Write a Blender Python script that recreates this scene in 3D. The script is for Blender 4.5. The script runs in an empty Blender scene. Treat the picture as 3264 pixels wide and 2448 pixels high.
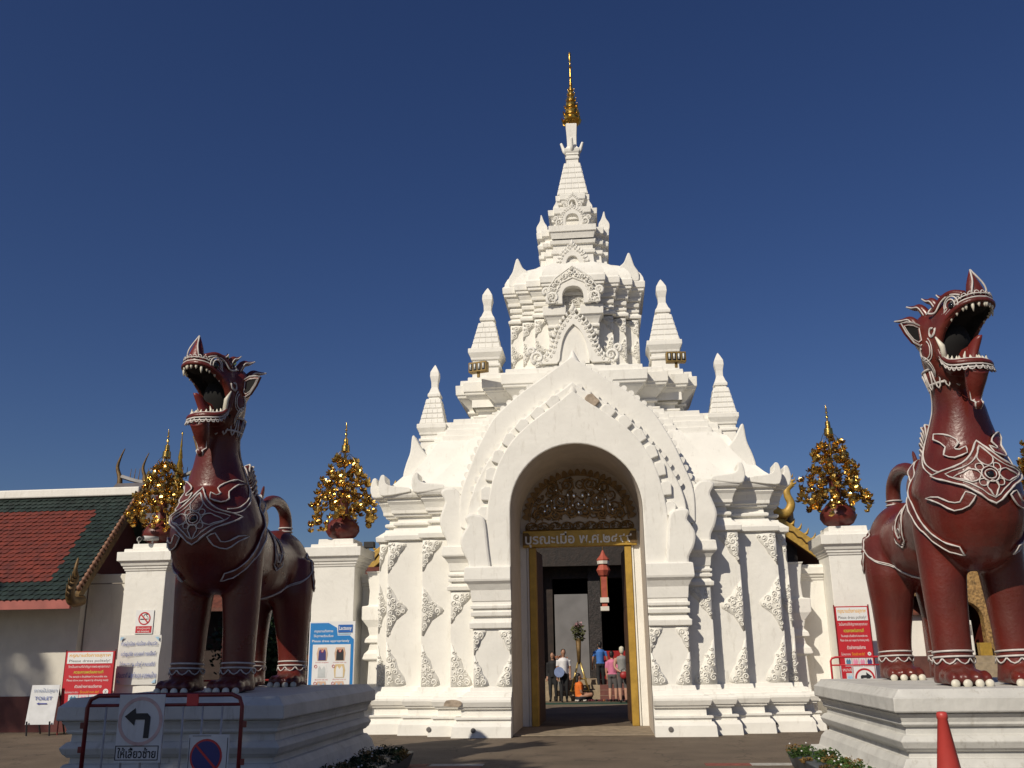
import bpy, bmesh, math, random
from mathutils import Vector, Matrix, Euler
from mathutils.bvhtree import BVHTree
from math import sin, cos, pi, radians, sqrt, atan2
random.seed(7)
S = bpy.context.scene
COL = S.collection

# ------------------------------------------------------------------ camera
cd = bpy.data.cameras.new('camera'); cam = bpy.data.objects.new('camera', cd); COL.objects.link(cam)
cd.sensor_width = 36.0; cd.lens = 36.0 * 925 / 1024; cd.clip_end = 3000; cd.clip_start = 0.1
_p, _y, _r = radians(16.2), radians(5.43), radians(0.8)
_fw = Vector((-sin(_y) * cos(_p), cos(_y) * cos(_p), sin(_p)))
_rt = Vector((cos(_y), sin(_y), 0)); _up = _rt.cross(_fw)
_r2 = _rt * cos(_r) - _up * sin(_r); _u2 = _rt * sin(_r) + _up * cos(_r)
M = Matrix((( _r2.x, _u2.x, -_fw.x, 0), (_r2.y, _u2.y, -_fw.y, 0), (_r2.z, _u2.z, -_fw.z, 1.6), (0, 0, 0, 1)))
cam.matrix_world = M
S.camera = cam

# ------------------------------------------------------------------ sky and sun
TO_SUN = Vector((-.60, -1.0, .88)).normalized()
SUN_EL = math.asin(TO_SUN.z)
SUN_AZ = atan2(TO_SUN.x, TO_SUN.y)      # clockwise from +Y
W = bpy.data.worlds.new('World'); S.world = W; W.use_nodes = True
nt = W.node_tree; bg = nt.nodes['Background']
sky = nt.nodes.new('ShaderNodeTexSky'); sky.sky_type = 'NISHITA'; sky.sun_disc = False
sky.sun_elevation = SUN_EL; sky.sun_rotation = SUN_AZ
sky.altitude = 300; sky.air_density = 1.0; sky.dust_density = 1.2; sky.ozone_density = 5.0
hs = nt.nodes.new('ShaderNodeHueSaturation'); hs.inputs['Saturation'].default_value = 1.14; hs.inputs['Hue'].default_value = 0.515
nt.links.new(sky.outputs[0], hs.inputs['Color']); nt.links.new(hs.outputs[0], bg.inputs[0]); bg.inputs[1].default_value = 0.053
sd = bpy.data.lights.new('sun', 'SUN'); so = bpy.data.objects.new('sun', sd); COL.objects.link(so)
sd.energy = 4.0; sd.angle = radians(0.55); sd.color = (1.0, 0.91, 0.765)
so.rotation_euler = TO_SUN.to_track_quat('Z', 'Y').to_euler(); so.location = (-20, -30, 30)
S.view_settings.view_transform = 'Standard'; S.view_settings.look = 'None'
S.view_settings.exposure = 0.0; S.view_settings.gamma = 1.0
S.render.engine = 'CYCLES'
S.render.resolution_x = 1024; S.render.resolution_y = 768

# ------------------------------------------------------------------ materials
MATS = {}
def mat(name, col, rough=0.6, var=0.12, scale=6.0, bump=0.0, bscale=30.0, metal=0.0, col2=None, spec=0.5, stain=0.0, coat=0.0):
    if name in MATS: return MATS[name]
    m = bpy.data.materials.new(name); m.use_nodes = True; MATS[name] = m
    t = m.node_tree; b = t.nodes['Principled BSDF']
    b.inputs['Roughness'].default_value = rough; b.inputs['Metallic'].default_value = metal
    b.inputs['Specular IOR Level'].default_value = spec
    if coat: b.inputs['Coat Weight'].default_value = coat; b.inputs['Coat Roughness'].default_value = 0.25
    tc = t.nodes.new('ShaderNodeTexCoord'); geo = t.nodes.new('ShaderNodeNewGeometry')
    pos = geo.outputs['Position']
    n = t.nodes.new('ShaderNodeTexNoise'); n.inputs['Scale'].default_value = scale; n.inputs['Detail'].default_value = 6
    t.links.new(pos, n.inputs['Vector'])
    r = t.nodes.new('ShaderNodeValToRGB')
    c2 = col2 or tuple(c * (1 - var * 2) for c in col)
    r.color_ramp.elements[0].position = 0.33; r.color_ramp.elements[1].position = 0.66
    r.color_ramp.elements[0].color = (*c2, 1); r.color_ramp.elements[1].color = (*col, 1)
    t.links.new(n.outputs['Fac'], r.inputs['Fac']); out = r.outputs['Color']
    if stain:
        mp = t.nodes.new('ShaderNodeMapping'); mp.inputs['Scale'].default_value = (3.2, 3.2, 0.7)
        t.links.new(pos, mp.inputs['Vector'])
        n2 = t.nodes.new('ShaderNodeTexNoise'); n2.inputs['Scale'].default_value = 2.6; n2.inputs['Detail'].default_value = 9; n2.inputs['Roughness'].default_value = 0.7
        t.links.new(mp.outputs[0], n2.inputs['Vector'])
        r2 = t.nodes.new('ShaderNodeValToRGB'); r2.color_ramp.elements[0].position = 0.56; r2.color_ramp.elements[1].position = 0.8
        r2.color_ramp.elements[0].color = (0, 0, 0, 1); r2.color_ramp.elements[1].color = (stain, stain, stain, 1)
        t.links.new(n2.outputs['Fac'], r2.inputs['Fac'])
        mx = t.nodes.new('ShaderNodeMix'); mx.data_type = 'RGBA'
        t.links.new(r2.outputs['Color'], mx.inputs[0]); t.links.new(out, mx.inputs[6])
        mx.inputs[7].default_value = (col[0] * .42, col[1] * .38, col[2] * .32, 1); out = mx.outputs[2]
    t.links.new(out, b.inputs['Base Color'])
    if bump:
        n3 = t.nodes.new('ShaderNodeTexNoise'); n3.inputs['Scale'].default_value = bscale; n3.inputs['Detail'].default_value = 5
        t.links.new(pos, n3.inputs['Vector'])
        bp = t.nodes.new('ShaderNodeBump'); bp.inputs['Strength'].default_value = bump; bp.inputs['Distance'].default_value = 0.02
        t.links.new(n3.outputs['Fac'], bp.inputs['Height']); t.links.new(bp.outputs[0], b.inputs['Normal'])
    return m
plaster = mat('white_plaster', (0.80, 0.78, 0.72), 0.75, 0.035, 2.2, 0.35, 9.0, stain=0.5, spec=0.25)
plaster_g = mat('grey_plaster', (0.60, 0.59, 0.55), 0.7, 0.09, 2.4, 0.5, 10.0, stain=0.85, spec=0.25)
plaster_d = mat('bare_plaster', (0.46, 0.37, 0.28), 0.9, 0.2, 9.0, 0.6, 20.0)
gold = mat('gold_leaf', (0.78, 0.48, 0.10), 0.28, 0.18, 9.0, 0.25, 40.0, metal=1.0)
gold_p = mat('gold_paint', (0.50, 0.31, 0.055), 0.45, 0.12, 6.0, 0.1, 30.0, metal=0.35)
gold_d = mat('dull_gilding', (0.17, 0.10, 0.032), 0.55, 0.25, 8.0, 0.3, 40.0, metal=0.3)
white_s = mat('white_sign', (0.74, 0.74, 0.73), 0.4, 0.02, 5.0)
black = mat('black_paint', (0.012, 0.011, 0.011), 0.6, 0.1, 5.0)

# ------------------------------------------------------------------ object helpers
def tag(o, label=None, cat=None, group=None, kind=None):
    if label: o['label'] = label
    if cat: o['category'] = cat
    if group: o['group'] = group
    if kind: o['kind'] = kind
    return o
def thing(name, loc, label, cat, group=None, rz=0.0):
    o = bpy.data.objects.new(name, None); COL.objects.link(o)
    o.location = loc; o.rotation_euler = (0, 0, rz); o.empty_display_size = 0.2
    return tag(o, label, cat, group)
def link(name, me, parent=None, loc=(0, 0, 0), rot=(0, 0, 0), scale=(1, 1, 1)):
    o = bpy.data.objects.new(name, me); COL.objects.link(o)
    o.location = loc; o.rotation_euler = rot; o.scale = scale
    if parent is not None: o.parent = parent
    return o
def copy_tree(o, parent=None):
    c = o.copy(); COL.objects.link(c); c.parent = parent
    for ch in list(o.children): copy_tree(ch, c)
    return c

class MB:
    def __init__(s): s.v = []; s.f = []
    def add(s, vs, fs, m=None):
        b = len(s.v)
        s.v += [tuple(m @ Vector(p)) if m else tuple(p) for p in vs]
        s.f += [tuple(i + b for i in f) for f in fs]; return s
    def box(s, x0, x1, y0, y1, z0, z1, m=None):
        return s.add([(x0, y0, z0), (x1, y0, z0), (x1, y1, z0), (x0, y1, z0), (x0, y0, z1), (x1, y0, z1), (x1, y1, z1), (x0, y1, z1)],
                     [(0, 3, 2, 1), (4, 5, 6, 7), (0, 1, 5, 4), (1, 2, 6, 5), (2, 3, 7, 6), (3, 0, 4, 7)], m)
    def loft(s, rings, cap0=True, cap1=True, closed=True, m=None):
        n = len(rings[0]); vs = [p for r in rings for p in r]; fs = []
        for i in range(len(rings) - 1):
            for j in range(n if closed else n - 1):
                k = (j + 1) % n
                fs.append((i * n + j, i * n + k, (i + 1) * n + k, (i + 1) * n + j))
        if cap0: fs.append(tuple(range(n - 1, -1, -1)))
        if cap1: fs.append(tuple((len(rings) - 1) * n + j for j in range(n)))
        return s.add(vs, fs, m)
    def stack(s, poly, prof, w=None, cap0=False, cap1=True):
        return s.loft([[(x, y, z) for x, y in offset_poly(poly, d, w)] for z, d in prof], cap0, cap1)
    def sq(s, cx, cy, prof, ry=1.0, cap0=False):
        return s.loft([[(cx - h, cy - h * ry, z), (cx + h, cy - h * ry, z), (cx + h, cy + h * ry, z), (cx - h, cy + h * ry, z)] for z, h in prof], cap0, True)
    def lathe(s, prof, n=16, c=(0, 0, 0), m=None, sy=1.0):
        return s.loft([[(c[0] + r * cos(2 * pi * j / n), c[1] + sy * r * sin(2 * pi * j / n), c[2] + z) for j in range(n)] for z, r in prof], True, True, m=m)
    def ell(s, c, r, n=16, k=10, rx=0.0, rz=0.0):
        R = Euler((rx, 0, rz)).to_matrix(); rings = []
        for i in range(k + 1):
            a = -pi / 2 + pi * min(max(i / k, .012), .988)
            rings.append([tuple(Vector(c) + R @ Vector((r[0] * cos(a) * cos(2 * pi * j / n), r[1] * cos(a) * sin(2 * pi * j / n), r[2] * sin(a)))) for j in range(n)])
        return s.loft(rings)
    def tube(s, pts, rad, n=6, caps=True, flat=1.0, closed=False):
        P = [Vector(p) for p in pts]; L = len(P); rings = []
        up = None
        for i in range(L):
            if closed: t = P[(i + 1) % L] - P[i - 1]
            else: t = P[min(i + 1, L - 1)] - P[max(i - 1, 0)]
            if t.length < 1e-9: t = Vector((0, 0, 1))
            t.normalize()
            if up is None:
                up = Vector((0, 0, 1)) if abs(t.z) < .9 else Vector((0, 1, 0))
            a = up - t * up.dot(t)
            if a.length < 1e-6: a = t.orthogonal()
            a.normalize(); up = a; b = t.cross(a)
            r = rad(i / max(L - 1, 1)) if callable(rad) else (rad[i] if isinstance(rad, (list, tuple)) else rad)
            rings.append([tuple(P[i] + (a * cos(2 * pi * j / n) + b * sin(2 * pi * j / n) * flat) * r) for j in range(n)])
        if closed: rings.append(rings[0]); caps = False
        return s.loft(rings, caps, caps)
    def plate(s, pts, y0, y1, m=None):      # outline in (x, z), extruded along y (y0 front)
        n = len(pts); a = sum(pts[i][0] * pts[(i + 1) % n][1] - pts[(i + 1) % n][0] * pts[i][1] for i in range(n))
        if a < 0: pts = pts[::-1]
        return s.loft([[(x, y1, z) for x, z in pts], [(x, y0, z) for x, z in pts]], m=m)
    def mesh(s, name, *mats, smooth=False, bevel=0.0):
        me = bpy.data.meshes.new(name); me.from_pydata(s.v, [], s.f); me.update()
        for m_ in mats: me.materials.append(m_)
        if smooth: me.polygons.foreach_set('use_smooth', [True] * len(me.polygons))
        return me
    def build(s, name, m, parent=None, smooth=False, bevel=0.0, loc=(0, 0, 0), rot=(0, 0, 0), auto=None):
        me = s.mesh(name, m, smooth=smooth or auto is not None)
        bm = bmesh.new(); bm.from_mesh(me); bmesh.ops.recalc_face_normals(bm, faces=bm.faces); bm.to_mesh(me); bm.free()
        if auto is not None: me.set_sharp_from_angle(angle=radians(auto))
        o = link(name, me, parent, loc, rot)
        if bevel:
            b = o.modifiers.new('bevel', 'BEVEL'); b.width = bevel; b.segments = 2; b.limit_method = 'ANGLE'; b.angle_limit = radians(35)
        return o
def offset_poly(P, d, w=None):
    n = len(P); out = []
    for i in range(n):
        a, b, c = P[i - 1], P[i], P[(i + 1) % n]
        w0 = d * (w[(i - 1) % n] if w else 1); w1 = d * (w[i] if w else 1)
        e0 = (b[0] - a[0], b[1] - a[1]); e1 = (c[0] - b[0], c[1] - b[1])
        l0 = math.hypot(*e0); l1 = math.hypot(*e1)
        n0 = (e0[1] / l0, -e0[0] / l0); n1 = (e1[1] / l1, -e1[0] / l1)
        cr = n0[0] * n1[1] - n0[1] * n1[0]
        if abs(cr) < 1e-6: out.append((b[0] + n1[0] * w1, b[1] + n1[1] * w1)); continue
        out.append((b[0] + (w0 * n1[1] - w1 * n0[1]) / cr, b[1] + (w1 * n0[0] - w0 * n1[0]) / cr))
    return out
def redent(xs, ys, depth):
    """plan symmetric about x=0: half widths xs, front setbacks ys, total depth (front y=0, back y=depth)"""
    R = []
    for i, (x, y) in enumerate(zip(xs, ys)):
        if i: R.append((xs[i - 1], y))
        R.append((x, y))
    right = R + [(x, depth - y) for x, y in R[::-1]]
    left = [(-x, y) for x, y in right[::-1]]
    pts = right + left
    return pts
def text_part(body, size, m, parent, loc, rot=(pi / 2, 0, 0), align='CENTER', name='lettering', sx=1.0, ext=0.002, shear=0.0, bold=0.0):
    cu = bpy.data.curves.new('t', 'FONT'); cu.body = body; cu.size = size; cu.align_x = align; cu.align_y = 'CENTER'; cu.extrude = ext; cu.resolution_u = 3; cu.shear = shear; cu.offset = bold
    tmp = bpy.data.objects.new('t', cu); COL.objects.link(tmp)
    bpy.context.view_layer.update()
    dg = bpy.context.evaluated_depsgraph_get(); me = bpy.data.meshes.new_from_object(tmp.evaluated_get(dg))
    bpy.data.objects.remove(tmp); bpy.data.curves.remove(cu)
    me.materials.clear(); me.materials.append(m)
    return link(name, me, parent, loc, rot, (sx, 1, 1))
def fused(mb, voxel, smooth=6, fac=0.5):
    """one continuous skin around overlapping volumes"""
    me = mb.mesh('tmp'); bm = bmesh.new(); bm.from_mesh(me); bmesh.ops.recalc_face_normals(bm, faces=bm.faces); bm.to_mesh(me); bm.free()
    o = link('tmp', me); r = o.modifiers.new('r', 'REMESH'); r.mode = 'VOXEL'; r.voxel_size = voxel
    s = o.modifiers.new('s', 'SMOOTH'); s.factor = fac; s.iterations = smooth
    bpy.context.view_layer.update(); dg = bpy.context.evaluated_depsgraph_get()
    out = bpy.data.meshes.new_from_object(o.evaluated_get(dg)); bpy.data.objects.remove(o); bpy.data.meshes.remove(me)
    out.polygons.foreach_set('use_smooth', [True] * len(out.polygons))
    return out
def spline(pts, n):
    P = [Vector(p) for p in pts]; out = []
    for i in range(len(P) - 1):
        p0 = P[max(i - 1, 0)]; p1 = P[i]; p2 = P[i + 1]; p3 = P[min(i + 2, len(P) - 1)]
        for k in range(n):
            t = k / n
            out.append(.5 * ((2 * p1) + (p2 - p0) * t + (2 * p0 - 5 * p1 + 4 * p2 - p3) * t * t + (3 * p1 - p0 - 3 * p2 + p3) * t ** 3))
    out.append(P[-1]); return out
def poly_in(P, x, y):
    c = False
    for i in range(len(P)):
        (x0, y0), (x1, y1) = P[i - 1], P[i]
        if (y0 > y) != (y1 > y) and x < (x1 - x0) * (y - y0) / (y1 - y0) + x0: c = not c
    return c
def dist_edge(P, x, y):
    d = 9e9
    for i in range(len(P)):
        (x0, y0), (x1, y1) = P[i - 1], P[i]; dx, dy = x1 - x0, y1 - y0
        t = max(0, min(1, ((x - x0) * dx + (y - y0) * dy) / (dx * dx + dy * dy + 1e-12)))
        d = min(d, math.hypot(x - x0 - t * dx, y - y0 - t * dy))
    return d
def scrolls(mb, P, seed=1, r=0.012, big=0.085, small=0.03, y=0.0, border=True, T=None):
    """low relief scrollwork filling the outline P (x, z) on the plane y"""
    rnd = random.Random(seed); xs = [p[0] for p in P]; zs = [p[1] for p in P]; done = []
    T = T or (lambda u, v, h: (u, y - h, v))
    for tgt in (big, big * .75, big * .55, small):
        for _ in range(260):
            x = rnd.uniform(min(xs), max(xs)); z = rnd.uniform(min(zs), max(zs))
            if not poly_in(P, x, z): continue
            if dist_edge(P, x, z) < tgt * .8: continue
            if any(math.hypot(x - a, z - b) < (tgt + c) * .93 for a, b, c in done): continue
            done.append((x, z, tgt))
    for x, z, q in done:
        a0 = rnd.uniform(0, 6.28); sg = rnd.choice((-1, 1)); n = 11 if q > small * 1.3 else 7
        pts = []
        for i in range(n):
            t = i / (n - 1); rr = q * (1 - .82 * t); a = a0 + sg * t * (8.5 if q > small * 1.3 else 6)
            pts.append(T(x + rr * cos(a), z + rr * sin(a), r * (.4 + t)))
        mb.tube(pts, lambda t: r * (1.15 - .35 * t), 4)
        mb.tube([T(x + q * 1.0 * cos(a0), z + q * sin(a0), r * .5), T(x + q * 1.25 * cos(a0 - sg * .5), z + q * 1.25 * sin(a0 - sg * .5), r * .5)], [r * 1.3, r * .3], 4)
    if border:
        B = []
        for i in range(len(P)):
            a, b = P[i - 1], P[i]; L = math.hypot(b[0] - a[0], b[1] - a[1]); k = max(1, int(L / .05))
            for j in range(k):
                t = j / k; B.append(T(a[0] + (b[0] - a[0]) * t, a[1] + (b[1] - a[1]) * t, r * .5))
        mb.tube(B, r * 1.1, 4, closed=True)
    return mb
def sm(pl, n=4):
    q = spline([(x, z, 0) for x, z in pl + [pl[0]]], n)[:-1]; return [(p.x, p.y) for p in q]
# ================================================================== ground
GX, GY = -0.54, 19.6           # gate axis and front
def sheet(name, x0, x1, y0, y1, z, m, parent=None):
    o = MB().add([(x0, y0, z), (x1, y0, z), (x1, y1, z), (x0, y1, z)], [(0, 1, 2, 3)]).build(name, m, parent)
    return o
asphalt = mat('brown_asphalt', (0.145, 0.108, 0.074), 0.85, 0.16, 1.3, 0.5, 60.0, stain=0.5)
dirt = mat('dry_ground', (0.16, 0.13, 0.09), 0.95, 0.15, 0.4, 0.4, 20.0)
tag(sheet('ground', -900, 900, -300, 1500, -0.02, dirt), kind='structure')
tag(sheet('road', -60, 60, -30, 26.5, 0.0, asphalt), kind='structure')
t_ = asphalt.node_tree; b_ = t_.nodes['Principled BSDF']; src = b_.inputs['Base Color'].links[0].from_socket       # cracks, grit and oil marks
g_ = t_.nodes.new('ShaderNodeNewGeometry'); v_ = t_.nodes.new('ShaderNodeTexVoronoi'); v_.feature = 'DISTANCE_TO_EDGE'; v_.inputs['Scale'].default_value = .55
nw = t_.nodes.new('ShaderNodeTexNoise'); nw.inputs['Scale'].default_value = 2.0; nw.inputs['Detail'].default_value = 6; t_.links.new(g_.outputs['Position'], nw.inputs['Vector'])
ad = t_.nodes.new('ShaderNodeVectorMath'); ad.operation = 'ADD'; t_.links.new(g_.outputs['Position'], ad.inputs[0]); t_.links.new(nw.outputs['Color'], ad.inputs[1]); t_.links.new(ad.outputs[0], v_.inputs['Vector'])
rc = t_.nodes.new('ShaderNodeMapRange'); rc.inputs[1].default_value = .0; rc.inputs[2].default_value = .012; rc.inputs[3].default_value = .45; rc.inputs[4].default_value = 1; t_.links.new(v_.outputs['Distance'], rc.inputs[0])
ng = t_.nodes.new('ShaderNodeTexNoise'); ng.inputs['Scale'].default_value = 55; ng.inputs['Detail'].default_value = 3; t_.links.new(g_.outputs['Position'], ng.inputs['Vector'])
rg = t_.nodes.new('ShaderNodeMapRange'); rg.inputs[1].default_value = .3; rg.inputs[2].default_value = .7; rg.inputs[3].default_value = .65; rg.inputs[4].default_value = 1.4; t_.links.new(ng.outputs['Fac'], rg.inputs[0])
mu = t_.nodes.new('ShaderNodeMath'); mu.operation = 'MULTIPLY'; t_.links.new(rc.outputs[0], mu.inputs[0]); t_.links.new(rg.outputs[0], mu.inputs[1])
mm = t_.nodes.new('ShaderNodeVectorMath'); mm.operation = 'SCALE'; t_.links.new(src, mm.inputs[0]); t_.links.new(mu.outputs[0], mm.inputs['Scale']); t_.links.new(mm.outputs[0], b_.inputs['Base Color'])

# ================================================================== the gate
gate = thing('temple_gate', (GX, GY, 0), 'tall white stucco temple gate with stacked tiers and a golden spire', 'gate')
XS = [2.20, 2.73, 3.42, 4.26, 4.52]; YS = [0.0, .34, .67, .97, 1.27]; DEP = 5.0
def side_poly(s, xs, ys, inner=1.40):
    R = []
    for i, (x, y) in enumerate(zip(xs, ys)):
        if i: R.append((xs[i - 1], y))
        R.append((x, y))
    pts = [(inner, ys[0])] + R + [(x, DEP - y) for x, y in R[::-1]] + [(inner, DEP - ys[0])]
    w = [1] * (len(pts) - 1) + [0]
    if s < 0:
        pts = [(-x, y) for x, y in pts][::-1]; w = w[:-1][::-1] + [0]
    return pts, w
base_prof = [(-.05, .40), (.20, .38), (.27, .335), (.275, .30), (.33, .30), (.335, .335), (.375, .335), (.38, .22), (.52, .215), (.525, .265), (.565, .275), (.57, .30), (.66, .335), (.70, .33), (.745, .295), (.75, .20), (.79, .19), (.84, .13), (.845, .07), (.93, .05), (.935, -.02)]
cap_prof = [(4.0, -.01), (4.05, -.01), (4.055, .07), (4.16, .085), (4.20, .03), (4.30, -.09), (4.34, -.10), (4.345, -.17), (4.40, -.17), (4.405, -.09), (4.46, -.085), (4.48, -.12), (4.485, -.17), (4.60, -.18), (4.605, -.10), (4.66, -.095), (4.665, -.05), (4.74, -.045), (4.86, .0), (4.93, .05), (4.935, .03), (4.99, .03), (5.0, .10), (5.06, .13), (5.15, .145), (5.19, .12)]
for s in (1, -1):
    P, w = side_poly(s, XS, YS)
    MB().stack(P, base_prof, w).build('base', plaster, gate, bevel=.012)
    P, w = side_poly(s, XS[2:], YS[2:])
    MB().stack(P, [(.8, 0), (2.0, .004), (3.2, -.003), (4.02, 0)], w).build('wall', plaster, gate, bevel=.015)
    MB().stack(P, cap_prof, w).build('capital', plaster, gate, bevel=.012)
# inner piers that carry the arch
def pier(x0, x1, y0, y1, zc, zt, s, o0):
    P = [(x0, y0), (x1, y0), (x1, y1), (x0, y1)]; w = [1, 1, 0, o0]
    if s < 0: P = [(-x, y) for x, y in P][::-1]; w = [0, 1, 1, o0][0:0] + [w[2], w[1], w[0], w[3]]
    MB().stack(P, [(.8, 0), (zc + .05, .003)], w).build('pier', plaster, gate, bevel=.015)
    k = (zt - zc) / 1.26
    pr = [(0, .0), (.01, .065), (.12, .075), (.15, .03), (.20, .01), (.205, -.02), (.25, -.02), (.255, .045), (.34, .05), (.345, .01), (.40, .0), (.405, .05), (.47, .055), (.475, .02), (.55, .01), (.555, .03), (.78, .05), (.90, .11), (.96, .165), (1.0, .175), (1.24, .16), (1.26, .12)]
    MB().stack(P, [(zc + z * k, d) for z, d in pr], w).build('pier_capital', plaster, gate, bevel=.012)
for s in (1, -1):
    pier(1.40, 2.20, 0, .85, 2.08, 3.34, s, 0)
    pier(1.9, 2.73, .34, .9, 2.88, 3.82, s, 0)
# ---- arch and pediment layers
def arch_in(hw, spring, rise, z0, n=14):
    return [(hw, z0)] + [(hw * cos(a), spring + rise * sin(a)) for a in [pi / 2 * i / n for i in range(n + 1)]]
def layer(name, inner, outer, y0, y1, bev=.03):
    outer = [tuple(p)[:2] for p in spline([(x, z, 0) for x, z in outer], 4)]
    R = outer + inner[::-1]                      # right half: outer up to the apex, then back down the inner edge
    L = [(-x, z) for x, z in outer[::-1][1:]]
    full = outer + L + [(-x, z) for x, z in inner] + inner[::-1][1:]
    o = MB()
    n = len(full); bmv = [(x, y0, z) for x, z in full] + [(x, y1, z) for x, z in full]
    bm = bmesh.new()
    f = [bm.verts.new(v) for v in bmv[:n]]; b = [bm.verts.new(v) for v in bmv[n:]]
    bm.faces.new(f); bm.faces.new(b[::-1])
    for i in range(n): bm.faces.new((f[i], b[i], b[(i + 1) % n], f[(i + 1) % n]))
    bmesh.ops.recalc_face_normals(bm, faces=bm.faces)
    me = bpy.data.meshes.new(name); bm.to_mesh(me); bm.free(); me.materials.append(plaster)
    ob = link(name, me, gate)
    if bev:
        bv = ob.modifiers.new('bevel', 'BEVEL'); bv.width = bev; bv.segments = 3; bv.limit_method = 'ANGLE'; bv.angle_limit = radians(40)
    return ob
A_out = [(1.92, 3.25), (1.93, 3.9), (1.90, 4.5), (1.84, 4.88), (1.75, 5.26), (1.60, 5.63), (1.37, 5.99), (1.11, 6.27), (.81, 6.51), (.45, 6.77), (.20, 6.95), (0, 7.12)]
B_out = [(2.25, 3.6), (2.32, 4.4), (2.25, 4.85), (2.10, 5.22), (1.88, 5.62), (1.62, 5.94), (1.37, 6.29), (1.01, 6.60), (.56, 6.94), (.24, 7.15), (0, 7.33)]
C_out = [(2.5, 4.2), (2.52, 4.7), (2.47, 5.04), (2.34, 5.4), (2.14, 5.92), (1.96, 6.27), (1.78, 6.58), (1.50, 6.87), (1.14, 7.17), (.83, 7.38), (.56, 7.57), (.29, 7.76), (.14, 7.87), (0, 7.97)]
layer('arch_face', arch_in(1.40, 4.5, 1.42, 3.25), A_out, -.03, .32)
layer('arch_band', arch_in(1.52, 4.5, 1.50, 3.4), B_out, .07, .60)
layer('pediment', arch_in(1.60, 4.5, 1.56, 3.9), C_out, .20, 2.7)
# flame tabs along the arch face
leaf_tab = [(a * 1.35, b * 1.25) for a, b in [(-.10, -.03), (.06, -.02), (.115, .05), (.11, .13), (.05, .19), (-.03, .17), (-.12, .15)]]
pts = spline([(x, z, 0) for x, z in A_out], 12)
acc = 0; marks = []
for i in range(1, len(pts)):
    acc += (pts[i] - pts[i - 1]).length
    if acc > .40 and pts[i].y > 4.45 and pts[i].x > .25:
        t = (pts[i] - pts[i - 1]).normalized(); marks.append((pts[i].copy(), t)); acc = 0
for s in (1, -1):
    for k, (p, t) in enumerate(marks):
        n = Vector((t.y, -t.x)); q = [(s * (p.x + t.x * u + n.x * (v - .03)), p.y + t.y * u + n.y * (v - .03)) for u, v in leaf_tab]
        if s > 0 and k == len(marks) - 1: m_ = plaster_d
        else: m_ = plaster
        MB().plate(q, -.01 - .012 * (k % 2), .2).build('flame_tab', m_, gate, bevel=.02)
# serrated crockets along the outer pediment edges
crk = MB().plate(sm([(-.055, -.03), (.055, -.03), (.075, .02), (.045, .075), (-.02, .085), (-.06, .04)], 2), -.05, .05).mesh('crocket', plaster)
for OUT, yy, st in ((B_out, .16, .20), (C_out, .34, .17)):
    pts = spline([(x, z, 0) for x, z in OUT], 14); acc = 0
    for i in range(1, len(pts)):
        acc += (pts[i] - pts[i - 1]).length
        if acc > st and pts[i].y > 5.0 and pts[i].x > .12:
            acc = 0; t = (pts[i] - pts[i - 1]).normalized(); a = atan2(t.x, t.y)
            for s in (1, -1):
                link('crocket', crk, gate, (s * pts[i].x, yy, pts[i].y), (0, s * (a + pi / 2), 0), (s, 1, 1))
# apex buds
MB().lathe([(0, .10), (.06, .12), (.14, .10), (.24, .045), (.30, .012)], 10, (0, .14, 7.04)).build('apex_bud', plaster, gate, smooth=True)
MB().lathe([(0, .16), (.10, .19), (.2, .13), (.34, .06), (.44, .012)], 10, (0, .7, 7.84)).build('apex_bud', plaster, gate, smooth=True)
# big ear shaped ends of the arch layers
ear1 = [(1.80, 3.25), (2.24, 3.25), (2.30, 3.45), (2.42, 3.68), (2.46, 3.92), (2.38, 4.10), (2.31, 4.22), (2.36, 4.36), (2.30, 4.44), (2.15, 4.45), (2.00, 4.40), (1.93, 4.30), (1.90, 4.1), (1.86, 3.7)]
ear2 = [(2.44, 3.78), (2.76, 3.78), (2.82, 3.95), (2.92, 4.15), (2.97, 4.4), (2.90, 4.65), (2.86, 4.8), (2.95, 4.98), (2.86, 5.08), (2.66, 5.08), (2.52, 4.95), (2.44, 4.72), (2.40, 4.4)]
def sm(pl, n=4):
    q = spline([(x, z, 0) for x, z in pl + [pl[0]]], n)[:-1]; return [(p.x, p.y) for p in q]
for s in (1, -1):
    MB().plate([(s * x, z) for x, z in sm(ear1)], -.11, .36).build('arch_ear', plaster, gate, bevel=.05)
    MB().plate([(s * x, z) for x, z in sm(ear2)], .24, .80).build('arch_ear', plaster, gate, bevel=.05)
# intrados of the arch, porch ceiling, passage
ai = arch_in(1.392, 4.5, 1.412, 0.0, 16); full = ai + [(-x, z) for x, z in ai[::-1][1:]]
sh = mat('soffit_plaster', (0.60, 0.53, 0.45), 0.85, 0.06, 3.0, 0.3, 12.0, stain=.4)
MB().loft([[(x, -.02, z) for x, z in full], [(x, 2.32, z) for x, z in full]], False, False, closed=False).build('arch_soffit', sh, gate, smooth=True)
mb = MB(); full2 = [(x * 1.06, z) for x, z in full]
vs = [(x, 1.60, z) for x, z in full2]
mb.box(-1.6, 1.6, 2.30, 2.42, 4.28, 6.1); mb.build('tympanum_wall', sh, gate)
for s in (1, -1):
    MB().box(min(s * 1.24, s * 1.5), max(s * 1.24, s * 1.5), 2.20, 2.6, 0, 4.29).build('door_jamb', plaster, gate, bevel=.02)
    MB().box(min(s * 1.19, s * 1.235), max(s * 1.19, s * 1.235), 2.17, 2.32, .02, 3.96).build('door_moulding', plaster, gate, bevel=.01)
    MB().box(min(s * 1.03, s * 1.185), max(s * 1.03, s * 1.185), 2.14, 2.50, .02, 3.94).build('door_frame', gold_p, gate, bevel=.012)
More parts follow.
